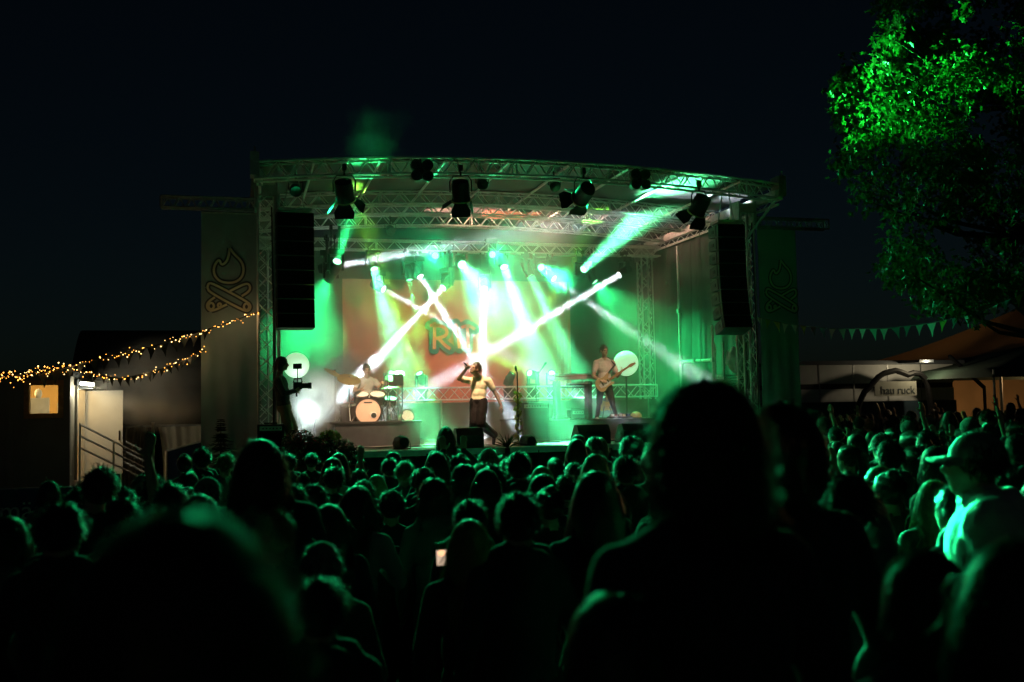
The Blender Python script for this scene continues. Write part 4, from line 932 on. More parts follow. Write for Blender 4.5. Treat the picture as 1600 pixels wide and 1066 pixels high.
def hair_mesh(j, style='short', n=420, wd=.012, k=1.0, seed=1, L=None, vol=.0, wav=.25, frz=.02):
    rnd = random.Random(seed); H = j['_H']; hs, hf, hu = H.col[0], H.col[1], H.col[2]; h = j['hd']; c = h+(hu*.026-hf*.016)*k; rad = V((.083, .101, .107))*k
    mb = MB(); mb.ell(c, rad*(1.0+vol*.5), H, 20, 14)
    L = L or {'short': .05, 'long': .42, 'curly': .2, 'bun': .07, 'pony': .07, 'mid': .2}[style]; L *= k
    K = 4 if L < .1*k else 9; g = V((0, 0, -1)); nk = j['nk']; back = -hf
    cnt = 0
    while cnt < n:
        d = V((rnd.gauss(0, 1), rnd.gauss(0, 1), rnd.gauss(0, 1))).normalized(); df, du = d.dot(hf), d.dot(hu)
        if (df > .3 and du < .62) or du < (-.3 if L < .1 else -.45): continue
        cnt += 1
        p = c+H @ V((d.dot(hs)*rad.x, df*rad.y, du*rad.z)); ll = L*rnd.uniform(.6, 1.12)
        if style in ('bun', 'pony'): dr = (back*1.1+hu*.25-d*.3).normalized()
        elif style == 'short': dr = (d*.55+g*.55+V((rnd.gauss(0, .3), rnd.gauss(0, .3), rnd.gauss(0, .3)))).normalized()
        else: dr = (d*.5+g*.6).normalized()
        ph = rnd.random()*6.28; fr = rnd.uniform(2, 4) if style != 'curly' else rnd.uniform(5, 9); off = 1.03+vol*rnd.random()+.07*rnd.random()**2; pts = [p-d*.004]; wv = wav
        if rnd.random() < frz: off += .28*rnd.random(); wv = wav*2+.3; dr = (dr+d*.5+V((rnd.gauss(0, .3), rnd.gauss(0, .3), rnd.gauss(0, .3)))).normalized()
        sdv = d.cross(g); sdv = sdv.normalized() if sdv.length > .05 else hs
        for i in range(K):
            if style not in ('short', 'bun', 'pony'): dr = (dr*.62+g*.38).normalized()
            elif style == 'short': dr = (dr*.85+g*.15).normalized()
            p = p+dr*(ll/K)+sdv*(wv*ll/K*math.sin(ph+i*fr*.7))+d*(wv*.5*ll/K*math.cos(ph*1.7+i*fr*.6))
            q = H.transposed() @ (p-c); s = V((q.x/rad.x, q.y/rad.y, q.z/rad.z)); m = s.length
            if m < off and m > 1e-4: p = c+H @ (q*(off/m))
            z = p.z-nk.z
            if z < .02*k:                                # lies on neck, shoulders and back
                q2 = p-nk; x = q2.dot(hs); y = q2.dot(hf); lim = .125*k*math.sqrt(max(.05, 1-(x/(.24*k))**2)) if z < -.02*k else .07*k
                if y < 0 and -y < lim: p = p-hf*(lim+y)
                elif y >= 0 and y < lim: p = p+hf*(lim-y)*.7
            pts.append(p)
        w_ = wd*rnd.uniform(.6, 1.3)*k; vs = []
        for i, q in enumerate(pts):
            rr = (q-c); tn = (pts[min(i+1, K)]-pts[max(0, i-1)]); s = tn.cross(rr); s = s.normalized() if s.length > 1e-6 else hs; t = w_*(1-.75*i/K); vs += [q-s*t*.5, q+s*t*.5]
        mb.add(vs, [(2*i, 2*i+1, 2*i+3, 2*i+2) for i in range(K)])
    if style == 'bun':
        b = c+(hu*.085-hf*.06)*k; mb.ell(b, .045*k, None, 12, 8)
        for _ in range(60):
            d = V((rnd.gauss(0, 1), rnd.gauss(0, 1), rnd.gauss(0, 1))).normalized(); e = basis(d)[0]*.02*k; mb.add([b+d*.045*k-e, b+d*.05*k+d.cross(e)*.3, b+d*.045*k+e], [(0, 1, 2)])
    if style == 'pony':
        b = c-hf*.1*k+hu*.03*k
        for i in range(70):
            o = V((rnd.gauss(0, .012), rnd.gauss(0, .012), rnd.gauss(0, .012)))*k; e = hs*.006*k
            pts = [b+o, b-hf*.05*k+o*1.5-hu*.02*k, b-hf*.065*k+o*2.4-hu*.12*k, b-hf*.05*k+o*2.8-hu*.26*k*rnd.uniform(.7, 1.1)]; vs = []
            for q in pts: vs += [q-e, q+e]
            mb.add(vs, [(2*m, 2*m+1, 2*m+3, 2*m+2) for m in range(3)])
    return mb
def hat_mesh(j, kind, k=1.0):
    H = j['_H']; hs, hf, hu = H.col[0], H.col[1], H.col[2]; c = j['hd']+(hu*.035-hf*.01)*k; mb = MB()
    def dome(r, lo, grow_=1.0):
        vs = []; nu, nv = 22, 9
        for b in range(nv+1):
            ph = lo+(math.pi/2-lo)*b/nv
            for a in range(nu):
                t = 2*math.pi*a/nu; vs.append(c+H @ V((r[0]*k*math.cos(ph)*math.cos(t), r[1]*k*math.cos(ph)*math.sin(t), r[2]*k*math.sin(ph))))
        return mb.add(vs, [(b*nu+a, b*nu+(a+1) % nu, (b+1)*nu+(a+1) % nu, (b+1)*nu+a) for b in range(nv) for a in range(nu)])
    if kind == 'beanie':
        dome((.094, .113, .118), -.25); dome((.1, .119, .11), -.35)
    else:
        dome((.09, .108, .106), .02); n = 14; top = []; bot = []
        for i in range(n+1):
            a = math.pi*(.14+.72*i/n); inn = c+H @ V((.088*k*math.cos(a), .106*k*math.sin(a), .004*k)); out = c+H @ V((.098*k*math.cos(a), (.106*math.sin(a)+.085*math.sin(math.pi*i/n)**.6)*k, (-.012-.012*abs(math.cos(a)))*k)); top += [inn, out]
        mb.add(top, [(2*i, 2*i+1, 2*i+3, 2*i+2) for i in range(n)]); mb.add([p-hu*.006*k for p in top], [(2*i, 2*i+2, 2*i+3, 2*i+1) for i in range(n)])
        mb.ell(c+hu*.106*k, .009*k, None, 6, 4)
    return mb
SKIN = [mat('skin_light', (.52, .33, .24), .5, 0, .08, 20), mat('skin_tan', (.42, .25, .16), .5, 0, .08, 20)]
EYE = mat('eye_dark', (.03, .025, .02), .2, 0, 0); LIPS = mat('lips', (.38, .15, .12), .45, 0, .05)
SHOE = mat('dark_shoe', (.03, .03, .032), .5, 0, .2); SHOEW = mat('white_shoe', (.6, .6, .6), .5, 0, .1)
def cloth(n, c): return mat(n, c, .85, 0, .2, 5, .10, bscale=45, sheen=.2 if max(c) > .015 else 0, spec=.25)
HAIRM = {n: mat(n+'_hair', c, .42, 0, .3, 40, spec=.6) for n, c in (('black', (.02, .018, .017)), ('brown', (.045, .025, .014)), ('blond', (.30, .21, .10)))}
def place_person(me, mats_, loc, lab, group=None):
    o = bpy.data.objects.new('person', me); C.objects.link(o); o.location = loc; ORG[o.name] = V(loc); return tag(o, lab, 'person', group)
def performer(j, base, mats, lab, hair, hm, hk, **kw):
    base = V(base); jl = {a: (b-base if a[0] not in 'dnh' or a in ('nk', 'hl', 'hr', 'hd') else b) for a, b in j.items()}
    me = grow('person', jl, mats, .0085, .008, **kw); o = place_person(me, mats, base, lab)
    hb = hair_mesh(jl, hair, **hk); h = hb.build('hair', hm, None, True, (0, 0, 0)); h.parent = o; h.location = (0, 0, 0); return o
A = at
def feet_fix(j, z):
    for a in ('al', 'ar'):
        pass
    return j
# singer
sj = dict(hd=A(742.5, 576, 19.35), hf=V((-.72, -.5, .3)), nk=A(748, 591, 19.47), sr=A(734, 595, 19.6), sl=A(763, 595, 19.34), er=A(717, 592, 19.32), wr=A(728, 577, 19.16), el=A(774, 614, 19.34), wl=A(783, 633, 19.3),
          pel=A(748, 627, 19.47), hr=A(742, 628, 19.52), hl=A(754, 628, 19.42), kr=A(741, 661, 19.33), ar=A(738, 690, 19.5), kl=A(751, 663, 19.22), al=A(772, 679, 19.6),
          dr=V((.3, -.3, .35)), nr=V((-.2, 1, .2)), dl=V((.25, -.1, -1)))
sj['tr'] = sj['ar']+V((-.13, -.13, -.045)); sj['tl'] = sj['al']+V((-.02, -.03, -.17))
YEL = cloth('cream_shirt_cloth', (.78, .70, .48)); TRD = cloth('dark_trouser_cloth', (.008, .006, .006)); WSH = cloth('white_shirt_cloth', (.62, .58, .52)); TEE = cloth('drummer_shirt_cloth', (.6, .62, .6))
singer = performer(sj, (sj['pel'].x, sj['pel'].y, DZ), [YEL, SKIN[1], TRD, SHOE, EYE, LIPS], 'singer in a cream short-sleeved shirt and dark trousers leaning back with a microphone', 'short', HAIRM['brown'], dict(n=500, wd=.008, L=.06), long=False, curl=(.3, .95), thick=1.02, loose=1.2)
mk = thing('microphone', "black handheld microphone raised to the singer's mouth", 'microphone', sj['wr']); a, b = A(724.5, 566, 19.08), A(737, 578, 19.2); d = (b-a).normalized()
MB().lathe([(.011, 0), (.013, .02), (.019, .14), (.02, .15)], a, d, 10).build('handle', BLACKM, mk); MB().ell(a+d*.175, (.026, .026, .03), None, 10, 8).build('grille', STEEL, mk)
# guitarist
GY = 21.3
gj = dict(hd=A(944, 548, GY-.05), hf=V((.12, -1, -.02)), nk=A(944, 562, GY), sr=A(931.5, 567, GY+.02), sl=A(957, 567, GY), er=A(927, 588, GY-.05), wr=A(940, 596, GY-.27), el=A(965, 588, GY-.08), wl=A(970, 583, GY-.3),
          pel=A(945, 605, GY), hr=A(938.5, 606, GY), hl=A(951, 606, GY), kr=A(936, 630, GY-.06), ar=A(932.5, 652, GY-.02), kl=A(957, 630, GY-.06), al=A(963, 652, GY-.02), dr=V((1, -.2, -.1)), nr=V((0, 1, -.2)), dl=V((.3, -.2, .8)), nl=V((-.7, .3, .1)))
for s, e in (('tr', 'ar'), ('tl', 'al')): gj[s] = gj[e]+V((-.03 if s == 'tr' else .06, -.17, -.05))
PINK = cloth('pale_pink_shirt_cloth', (.62, .56, .53)); guit = performer(gj, (gj['pel'].x, GY, 1.84), [PINK, SKIN[0], cloth('black_trouser_cloth', (.02, .022, .025)), SHOEW, EYE, LIPS], 'guitarist in a pale shirt and black trousers on the right riser', 'short', HAIRM['brown'], dict(n=500, wd=.008, L=.06), long=False, curl=(.7, .6), loose=1.08)
gt = thing('electric_guitar', 'cream electric guitar held by the musician on the right', 'guitar', A(946, 597, GY-.26))
g0, g1 = A(946, 597, GY-.25), A(991, 566.5, GY-.42); gx = (g1-g0).normalized(); gn = V((.15, -1, .1)); gn = (gn-gx*gn.dot(gx)).normalized(); gy = gn.cross(gx)
CREAM = mat('cream_lacquer', (.62, .48, .27), .25, 0, .08, 5); MAPLE = mat('maple_neck', (.35, .2, .1), .4, 0, .2, 10)
bp = smooth2([(-.24, 0), (-.22, .12), (-.12, .165), (-.02, .125), (.06, .12), (.15, .155), (.17, .12), (.1, .06), (.1, -.06), (.18, -.11), (.12, -.145), (.04, -.115), (-.04, -.125), (-.13, -.17), (-.22, -.12), (-.24, 0)], 2)[:-1]
MB().prism(bp, g0-gn*.02, gx, gy, gn*.045).build('body', CREAM, gt)
MB().prism([(.1, -.026), (.62, -.02), (.62, .02), (.1, .026)], g0+gn*.018, gx, gy, gn*.028).build('neck', MAPLE, gt)
MB().prism([(.62, -.02), (.66, -.045), (.79, -.04), (.8, .0), (.68, .035), (.62, .02)], g0+gn*.012, gx, gy, gn*.02).build('headstock', MAPLE, gt)
MB().prism([(-.16, -.06), (-.05, -.09), (.1, -.07), (.1, -.03), (-.1, .05), (-.17, .02)], g0+gn*.026, gx, gy, gn*.005).build('pickguard', WHITE, gt)
for u in (-.08, 0, .06): MB().box(g0+gx*u+gn*.035, (.02, .012, .07), Matrix((gx, gn, gy)).transposed()).build('pickup', BLACK, gt)
MB().path([g0+gx*.16+gy*.13, gj['sl']+V((.02, -.1, -.05)), gj['sl'].lerp(gj['nk'], .5)+V((0, 0, .075)), gj['sl'].lerp(gj['nk'], .3)+V((0, .13, -.06)), gj['pel']+V((-.1, .15, .15)), gj['pel']+V((-.2, .02, .06)), g0-gx*.24], .02, 6).build('strap', BLACK, gt)
# drummer
DY = 22.0
dj = dict(hd=A(573, 578, DY-.08), hf=V((.1, -1, -.1)), nk=A(573, 591, DY), sr=A(560, 596, DY), sl=A(586, 596, DY), er=A(554, 611, DY-.2), wr=A(562, 611, DY-.46), el=A(594, 607, DY-.2), wl=A(598, 601, DY-.46), pel=A(573, 630, DY+.02), hr=A(567, 632, DY), hl=A(579, 632, DY), kr=A(560, 636, DY-.42), ar=A(560, 661, DY-.5), kl=A(588, 636, DY-.42), al=A(588, 661, DY-.5))
for s, e in (('tr', 'ar'), ('tl', 'al')): dj[s] = dj[e]+V((0, -.16, -.045))
drm = performer(dj, (dj['pel'].x, DY, 1.9), [TEE, SKIN[0], TRD, SHOE, EYE, LIPS], 'drummer in a white shirt sitting behind the drum kit', 'short', HAIRM['brown'], dict(n=400, wd=.008, L=.05), long=False, curl=(.9, .9))
for s, tip in (('wr', A(572, 601, DY-.8)), ('wl', A(607, 590, DY-.7))):
    m = MB(); q = dj[s]+V((0, -.06, .0)); m.tube(q-(tip-q)*.25, tip, .008, .005, 6); o = m.build('drumstick', mat('hickory_stick', (.5, .35, .18), .5)); tag(o, "wooden drumstick in the drummer's "+('right' if s == 'wr' else 'left')+' hand', 'drumstick', 'drumsticks of the drummer')
stl = thing('drum_stool', 'round black stool under the drummer', 'stool', (dj['pel'].x, DY+.02, 1.9)); MB().lathe([(.0, -.06), (.16, -.05), (.17, .0), (.0, .02)], dj['pel']+V((0, 0, -.16)), n=18).build('seat', BLACK, stl); MB().tube((dj['pel'].x, DY+.02, 1.9), dj['pel']+V((0, 0, -.2)), .03).build('post', CHROME, stl)
# cameraman
CY = 18.72
cj = dict(hd=A(441, 569, CY), hf=V((1, -.12, -.05)), nk=A(437, 586, CY), sr=A(434, 595, CY-.17), sl=A(438, 594, CY+.17), er=A(444, 615, CY-.24), wr=A(461, 612, CY-.13), el=A(449, 615, CY+.24), wl=A(462, 609, CY+.1), pel=A(444, 637, CY), hr=A(444, 639, CY-.09), hl=A(446, 639, CY+.09), kr=A(452, 672, CY-.1), ar=A(448, 702, CY-.1), kl=A(459, 671, CY+.12), al=A(461, 702, CY+.14), dr=V((.8, .3, .5)), dl=V((.8, -.3, .5)))
for s, e in (('tr', 'ar'), ('tl', 'al')): cj[s] = cj[e]+V((.16, -.03, -.05))
cmn = performer(cj, (cj['pel'].x, CY, DZ), [cloth('dark_jacket_cloth', (.06, .065, .065)), SKIN[1], cloth('khaki_shorts_cloth', (.30, .24, .15)), SHOE, EYE, LIPS], 'cameraman in a dark jacket and khaki shorts filming beside the left tower', 'mid', HAIRM['black'], dict(n=520, wd=.009, L=.16, vol=.12), long=True, curl=(.8, .8), thick=1.12, shorts=True)
vc = thing('video_camera', 'black video camera with a top monitor held by the cameraman', 'camera', A(464, 606, CY))
q = A(465, 603, CY-.02); MB().box(q, (.16, .12, .13)).build('body', BLACKM, vc, False); MB().lathe([(.05, 0), (.05, .1), (.06, .11), (.06, .17), (.045, .17), (0, .15)], q+V((.08, 0, 0)), (1, 0, 0), 14).build('lens', BLACKM, vc)
mb = MB(); mb.tube(q+V((0, 0, .06)), q+V((.0, 0, .32)), .01); mb.path([q+V((-.07, 0, .06)), q+V((-.06, 0, .13)), q+V((.07, 0, .13)), q+V((.08, 0, .06))], .014); mb.build('top_handle', BLACKM, vc)
MB().box(q+V((.0, 0, .36)), (.16, .035, .1), Matrix.Rotation(R(-25), 3, 'Z')).build('monitor', BLACKM, vc, False); MB().tube(q+V((-.02, 0, -.06)), q+V((-.02, 0, -.2)), .018).build('gimbal_grip', BLACKM, vc)

# ------------------------------------------------------------------ drums
DRUMH = mat('dark_drum_shell', (.03, .02, .02), .25, 0, .3, 6); HEADM = mat('drum_head', (.68, .47, .37), .6, 0, .06, 3); HEADW = mat('white_drum_head', (.7, .7, .68), .5, 0, .05); BRASS = mat('cymbal_bronze', (.45, .36, .18), .3, .8, .1, 8)
kc = A(575, 643, 20.95); kd = thing('bass_drum', 'bass drum with a peach front head and round port', 'drum', (kc.x, 21.0, 1.9))
MB().lathe([(.27, 0), (.27, .38)], kc, (0, 1, 0), 32).build('shell', DRUMH, kd)
MB().lathe([(.258, .0), (.29, .0), (.29, .04), (.272, .04)], kc+V((0, -.02, 0)), (0, 1, 0), 32, True).build('hoop', DRUMH, kd)
hd_ = MB().lathe([(.262, .0), (0, .002)], kc+V((0, -.012, 0)), (0, 1, 0), 32).build('front_head', HEADM, kd, False)
pc = A(584, 649, 20.93); MB().lathe([(.06, 0), (.048, -.006), (.046, .0), (0, .003)], pc, (0, 1, 0), 20).build('port', BLACK, hd_, False); MB().lathe([(.068, 0.001), (.058, -.004)], pc, (0, 1, 0), 20, True).build('port_ring', WHITE, hd_, False)
MB().prism([(-.09, 0), (.09, 0), (.085, .03), (-.085, .03)], kc+V((0, -.016, .17)), (1, 0, 0), (0, 0, 1), (0, .001, 0)).build('maker_badge', BLACK, hd_, False)
for sx in (-1, 1): MB().tube(kc+V((sx*.24, .1, -.06)), V((kc.x+sx*.36, 20.86, 1.9)), .012).build('spur', CHROME, kd)
def drum(px, py, Y, r, dp, d, lab, shell=DRUMH, stand=True):
    c = A(px, py, Y); t = thing('drum', lab, 'drum', (c.x, c.y, 1.9), 'drums of the kit'); d = V(d).normalized()
    MB().lathe([(r, -dp), (r, 0)], c, d, 24).build('shell', shell, t)
    for h in (0, -dp+.02): MB().lathe([(r+.012, h-.02), (r+.012, h+.008), (r-.005, h+.008)], c, d, 24, True).build('hoop', CHROME, t)
    MB().lathe([(r-.003, .002), (0, .003)], c, d, 24).build('head', HEADW, t, False)
    for k in range(3 if stand else 0):
        a = 2.1*k+.4; MB().tube(c-d*dp+V((math.cos(a)*r*.7, math.sin(a)*r*.7, 0)), V((c.x+math.cos(a)*r, c.y+math.sin(a)*r, 1.9)), .011).build('leg', CHROME, t)
drum(565, 616, 21.15, .15, .2, (0, -.45, 1), 'small tom mounted above the bass drum, left one')
drum(590, 616, 21.15, .16, .22, (0, -.45, 1), 'small tom mounted above the bass drum, right one')
drum(546, 633, 21.3, .2, .36, (0, -.12, 1), 'deep floor tom standing left of the bass drum')
drum(607, 622, 21.55, .18, .15, (.1, -.3, 1), 'shallow snare drum standing right of the bass drum')
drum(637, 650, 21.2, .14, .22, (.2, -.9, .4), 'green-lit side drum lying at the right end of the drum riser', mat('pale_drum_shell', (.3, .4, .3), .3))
def cymbal(px, py, Y, r, d, lab, base):
    c = A(px, py, Y); t = thing('cymbal', lab, 'cymbal', (base[0], base[1], 1.9), 'cymbals on stands'); d = V(d).normalized()
    MB().lathe([(r, 0), (r*.6, .018), (r*.2, .03), (r*.16, .045), (0, .055), (0, .05), (r*.15, .038), (r*.6, .012), (r, -.003)], c, d, 28).build('plate', BRASS, t)
    mb = MB(); b = V((base[0], base[1], 1.9)); m = V((b.x, b.y, min(c.z-.1, 2.6))); mb.tube(b+V((0, 0, .25)), m, .016); mb.tube(m, c+d*.07, .011); mb.ell(c+d*.07, .018, None, 8, 6)
    mb.build('stand', CHROME, t)
    for k in range(3):
        a = 2.09*k+.5; MB().tube(b+V((0, 0, .4)), b+V((.28*math.cos(a), .28*math.sin(a), .01)), .012).build('leg', CHROME, t)
cymbal(545, 593, 21.1, .25, (.12, -.55, 1), 'large bronze cymbal tilted to the audience left of the drummer', (A(546, 640, 21.1).x, 21.15))
cymbal(521, 583, 21.3, .22, (.5, -.3, 1), 'tilted bronze cymbal at the far left of the kit', (A(524, 640, 21.3).x, 21.35))
cymbal(609, 606, 21.3, .19, (-.05, -.1, 1), 'flat hi-hat cymbal right of the drummer', (A(609, 640, 21.3).x, 21.3))
cymbal(617, 588, 21.7, .22, (-.35, -.5, 1), 'bronze cymbal right of the drummer turned away', (A(622, 640, 21.7).x, 21.7))
kr_ = thing('percussion_rack', 'black rack with small drum pads right of the drummer', 'rack', (A(622, 640, 21.2).x, 21.2, 1.9))
mb = MB(); u = A(605, 600, 21.2); v = A(628, 585, 21.2); mb.tube((u.x, 21.2, 1.9), (u.x, 21.2, v.z), .015); mb.tube((v.x, 21.2, 1.9), (v.x, 21.2, v.z), .015); mb.tube((u.x, 21.2, v.z), (v.x, 21.2, v.z), .015); mb.build('frame', CHROME, kr_)
MB().box(A(622, 594, 21.15), (.22, .05, .24)).build('pad', BLACK, kr_, False); MB().box(A(613, 600, 21.15), (.14, .06, .1)).build('pad', BLACK, kr_, False)
def mic_stand(base, top, boom, lab, z0=DZ):
    t = thing('microphone_stand', lab, 'microphone stand', (base[0], base[1], z0), 'microphone stands'); b = V((base[0], base[1], z0))
    mb = MB(); mb.tube(b+V((0, 0, .15)), V((b.x, b.y, top)), .011); mb.tube(V((b.x, b.y, top)), boom, .008); mb.build('pole', BLACKM, t)
    for k in range(3): MB().tube(b+V((0, 0, .2)), b+V((.26*math.cos(2.09*k+.3), .26*math.sin(2.09*k+.3), .01)), .01).build('leg', BLACKM, t)
    MB().lathe([(.012, -.1), (.018, 0), (.026, .02), (.02, .06), (0, .07)], boom, (boom-V((b.x, b.y, top))).normalized(), 10).build('microphone', BLACKM, t)
mic_stand((A(838, 640, 21.4).x, 21.4), A(845, 590, 21.4).z, A(851, 570, 21.3), 'thin microphone stand leaning above the left end of the keyboard', 1.84)
mic_stand((A(491, 690, 20.9).x, 20.9), A(490, 668, 20.9).z, A(493, 656, 20.85), 'short microphone stand in front of the bright smoke')
vn = thing('vine_stand', 'microphone stand wrapped in yellow-green leaves at the stage front', 'microphone stand', (A(810, 695, 18.9).x, 18.9, DZ))
vt = A(808, 582, 18.9); vb = V((A(810, 695, 18.9).x, 18.9, DZ)); mb = MB(); mb.tube(vb, vt, .014); mb.path([vt, vt+V((-.03, -.03, .05))], .012); mb.build('pole', BLACKM, vn)
MB().lathe([(.018, 0), (.028, .05), (.02, .1), (0, .11)], vt+V((-.03, -.03, .03)), (-.2, -.4, 1), 10).build('microphone', BLACKM, vn); MB().lathe([(.15, 0), (.15, .02), (.02, .03)], vb, n=16).build('base', BLACKM, vn)
mb = MB(); tz = A(809, 612, 18.9).z
for i in range(46):
    z = DZ+.05+(tz-DZ-.05)*i/45; leaf_cloud(mb, (vb.x+(vt.x-vb.x)*i/60+.04*math.sin(i*.8), 18.9+.04*math.cos(i*.8), z), (.06, .06, .05), 9, .036)
mb.build('leaves', LEAFY, vn, False)

# ------------------------------------------------------------------ keyboard, amplifiers, monitors
kb = thing('keyboard', 'long stage keyboard on a black stand left of the guitarist', 'keyboard', (A(895, 640, 21.6).x, 21.6, 1.84))
a, b = A(862, 590, 21.5), A(932, 588, 21.7); kx = (b-a).normalized(); kz = V((0, -.15, 1)).normalized(); ky = kz.cross(kx); M3 = Matrix((kx, ky, kz)).transposed(); cc = (a+b)/2
RED = mat('red_brown_case', (.22, .05, .04), .4); MB().box(cc, ((b-a).length, .32, .09), M3).build('case', RED, kb, False)
MB().box(cc-ky*.165, ((b-a).length*.98, .02, .07), M3).build('front_panel', WHITE, kb, False)
MB().box(cc-ky*.07+kz*.05, ((b-a).length*.9, .13, .02), M3).build('white_keys', WHITE, kb, False)
for px in (869, 918):
    t0 = A(px, 596, 21.6); MB().bb((t0.x-.05, 21.45, 1.84), (t0.x+.05, 21.7, t0.z)).build('stand_leg', BLACK, kb, False)
t0, t1 = A(869, 605, 21.6), A(918, 605, 21.6); MB().bb((t0.x+.05, 21.55, t0.z-.03), (t1.x-.05, 21.6, t0.z+.01)).build('stand_bar', BLACK, kb, False)
tl_ = thing('second_keyboard', 'small keyboard on the lower tier under the long keyboard', 'keyboard', A(905, 604, 21.5)); MB().box(A(905, 601, 21.5), (.55, .25, .05)).build('case', BLACK, tl_, False); MB().box(A(905, 601, 21.4)+V((0, 0, .03)), (.5, .1, .012)).build('keys', WHITE, tl_, False)
def cabinet(px0, px1, py0, Y, zb, dp, lab, name='amplifier', m=BLACK, grp=None):
    a, b = A(px0, py0, Y), A(px1, py0, Y); t = thing(name, lab, 'amplifier' if name == 'amplifier' else 'case', ((a.x+b.x)/2, Y+dp/2, zb), grp)
    MB().bb((a.x, Y, zb), (b.x, Y+dp, a.z)).build('box', m, t, False); MB().bb((a.x+.04, Y-.015, zb+.05), (b.x-.04, Y, a.z-.14)).build('grille', GRILLE, t, False); MB().bb((a.x+.04, Y-.012, a.z-.11), (b.x-.04, Y, a.z-.03)).build('panel', STEEL, t, False)
    MB().tube(((a.x+b.x)/2-.12, Y+dp/2, a.z+.02), ((a.x+b.x)/2+.12, Y+dp/2, a.z+.02), .015).build('handle', BLACKM, t)
    for k in range(6): MB().ell((a.x+.1+k*.06, Y-.015, a.z-.07), .014, None, 8, 6).build('knob', BLACK, t)
cabinet(816, 858, 630, 20.6, DZ, .4, 'tall black amplifier cabinet right of the vine stand')
cabinet(868, 890, 652, 21.3, 1.84, .3, 'small amplifier box below the long keyboard', m=PACAB)
cabinet(892, 914, 640, 22.3, 1.84, .3, 'grey amplifier behind the keyboard stand legs', m=PACAB)
cabinet(402, 444, 664, 18.35, DZ, .3, 'low black case at the foot of the left tower', 'flight_case')
def wedge(px, py, Y, wd, lab, top=BLACK):
    c = A(px, py, Y); c.z = DZ; t = thing('monitor_wedge', lab, 'monitor speaker', c, 'floor monitor wedges'); h = .38
    prof = [(-.25, 0), (.25, 0), (.25, .13), (.02, h), (-.14, h), (-.25, .24)]; M = lambda u, v: v
    MB().prism(prof, c-V((wd/2, 0, 0)), (0, 1, 0), (0, 0, 1), (wd, 0, 0)).build('cabinet', BLACK, t, False)
    n = V((0, .25, .23)).normalized(); q = c+V((0, .135, .255))+n*.008; rot = Matrix((V((1, 0, 0)), V((0, .23, -.25)).normalized(), n)).transposed(); MB().box(q, (wd*.9, .3, .012), rot).build('grille', GRILLE, t, False)
    MB().bb((c.x-wd*.42, c.y-.13, h+DZ), (c.x+wd*.42, c.y+.01, h+DZ+.012)).build('top_panel', top, t, False)
    for s in (-1, 1): MB().box(c+V((s*(wd/2+.004), -.02, .2)), (.012, .14, .05)).build('handle', BLACKM, t, False)
WDT = mat('worn_wood_top', (.28, .15, .07), .5, 0, .3, 7)
wedge(731, 704, 18.6, .52, 'monitor wedge with a brown top in front of the singer', WDT); wedge(923, 692, 18.75, .66, 'monitor wedge with a brown top in front of the keyboard', WDT); wedge(990, 690, 18.8, .6, 'black monitor wedge at the right below the guitarist')
pd = thing('pedal_board', 'pedal board with small white and red boxes at the guitarist feet', 'pedals', A(965, 657, 20.98)); q = A(968, 655, 20.98); q.z = 1.84
MB().box(q+V((0, 0, .03)), (.5, .28, .04)).build('board', BLACK, pd, False)
for k in range(5): MB().box(q+V((-.19+.095*k, -.02+.03*(k % 2), .075)), (.07, .11, .05)).build('pedal', [WHITE, RED, WHITE, CREAM, BLUE][k], pd, False)
gs = thing('guitar_on_stand', 'yellow guitar standing on a stand behind the guitarist legs', 'guitar', A(947, 652, 21.9)); q = A(947, 634, 21.9)
q.z = 2.12; YG = mat('yellow_lacquer', (.55, .36, .05), .3)
MB().prism([(u*.8, v*.8) for v, u in [(b_, a_) for a_, b_ in bp]], q, (1, 0, 0), (0, .15, 1), (0, -.045, 0)).build('body', YG, gs); MB().bb((q.x-.02, q.y-.06, q.z+.1), (q.x+.02, q.y-.04, q.z+.55)).build('neck', MAPLE, gs, False)
mb = MB(); mb.tube((q.x-.14, q.y-.12, 1.84), (q.x, q.y+.03, q.z+.2), .012); mb.tube((q.x+.14, q.y-.12, 1.84), (q.x, q.y+.03, q.z+.2), .012); mb.tube((q.x, q.y+.25, 1.84), (q.x, q.y+.03, q.z+.2), .012); mb.build('stand', BLACKM, gs)
wb = thing('helmet_lamp', 'small pale dome lamp at the right end of the guitar riser', 'lamp', A(994, 655, 21.3)); q = A(994, 652, 21.3); q.z = 1.84; MB().lathe([(.14, 0), (.13, .07), (.08, .13), (0, .15)], q, n=16).build('dome', CREAM, wb); MB().lathe([(.15, 0), (.15, .015), (.13, .015)], q, n=16).build('rim', BLACKM, wb)
# metal rack with a crumpled white sheet right of the stage
rk = thing('metal_rack', 'grey metal slatted rack standing behind the right tower', 'rack', (A(1148, 620, 20.0).x, 20.2, DZ))
a, b = A(1131, 582, 20.0), A(1166, 600, 20.0)
for x in (a.x, b.x):
    for y in (20.0, 20.4): MB().tube((x, y, DZ), (x, y, A(1131, 535, 20).z), .02).build('post', STEEL, rk)
for k in range(5): MB().bb((a.x, 19.99, a.z-.08-.06*k), (b.x, 20.4, a.z-.055-.06*k)).build('slat', STEEL, rk, False)
mb = MB(); q = A(1148, 562, 20.15)
def sheet_fn(u, v):
    th = u*2*math.pi; ph = -math.pi/2+math.pi*v; n_ = 1+.25*noise.noise(V((math.cos(th)*2, math.sin(th)*2, ph*2))); return q+V((.2*math.cos(ph)*math.cos(th)*n_, .14*math.cos(ph)*math.sin(th)*n_, .27*math.sin(ph)*n_))
o = MB().sheet(sheet_fn, 28, 18).build('crumpled_sheet', WHITE); tag(o, 'crumpled white sheet lying on the metal rack right of the stage', 'sheet')

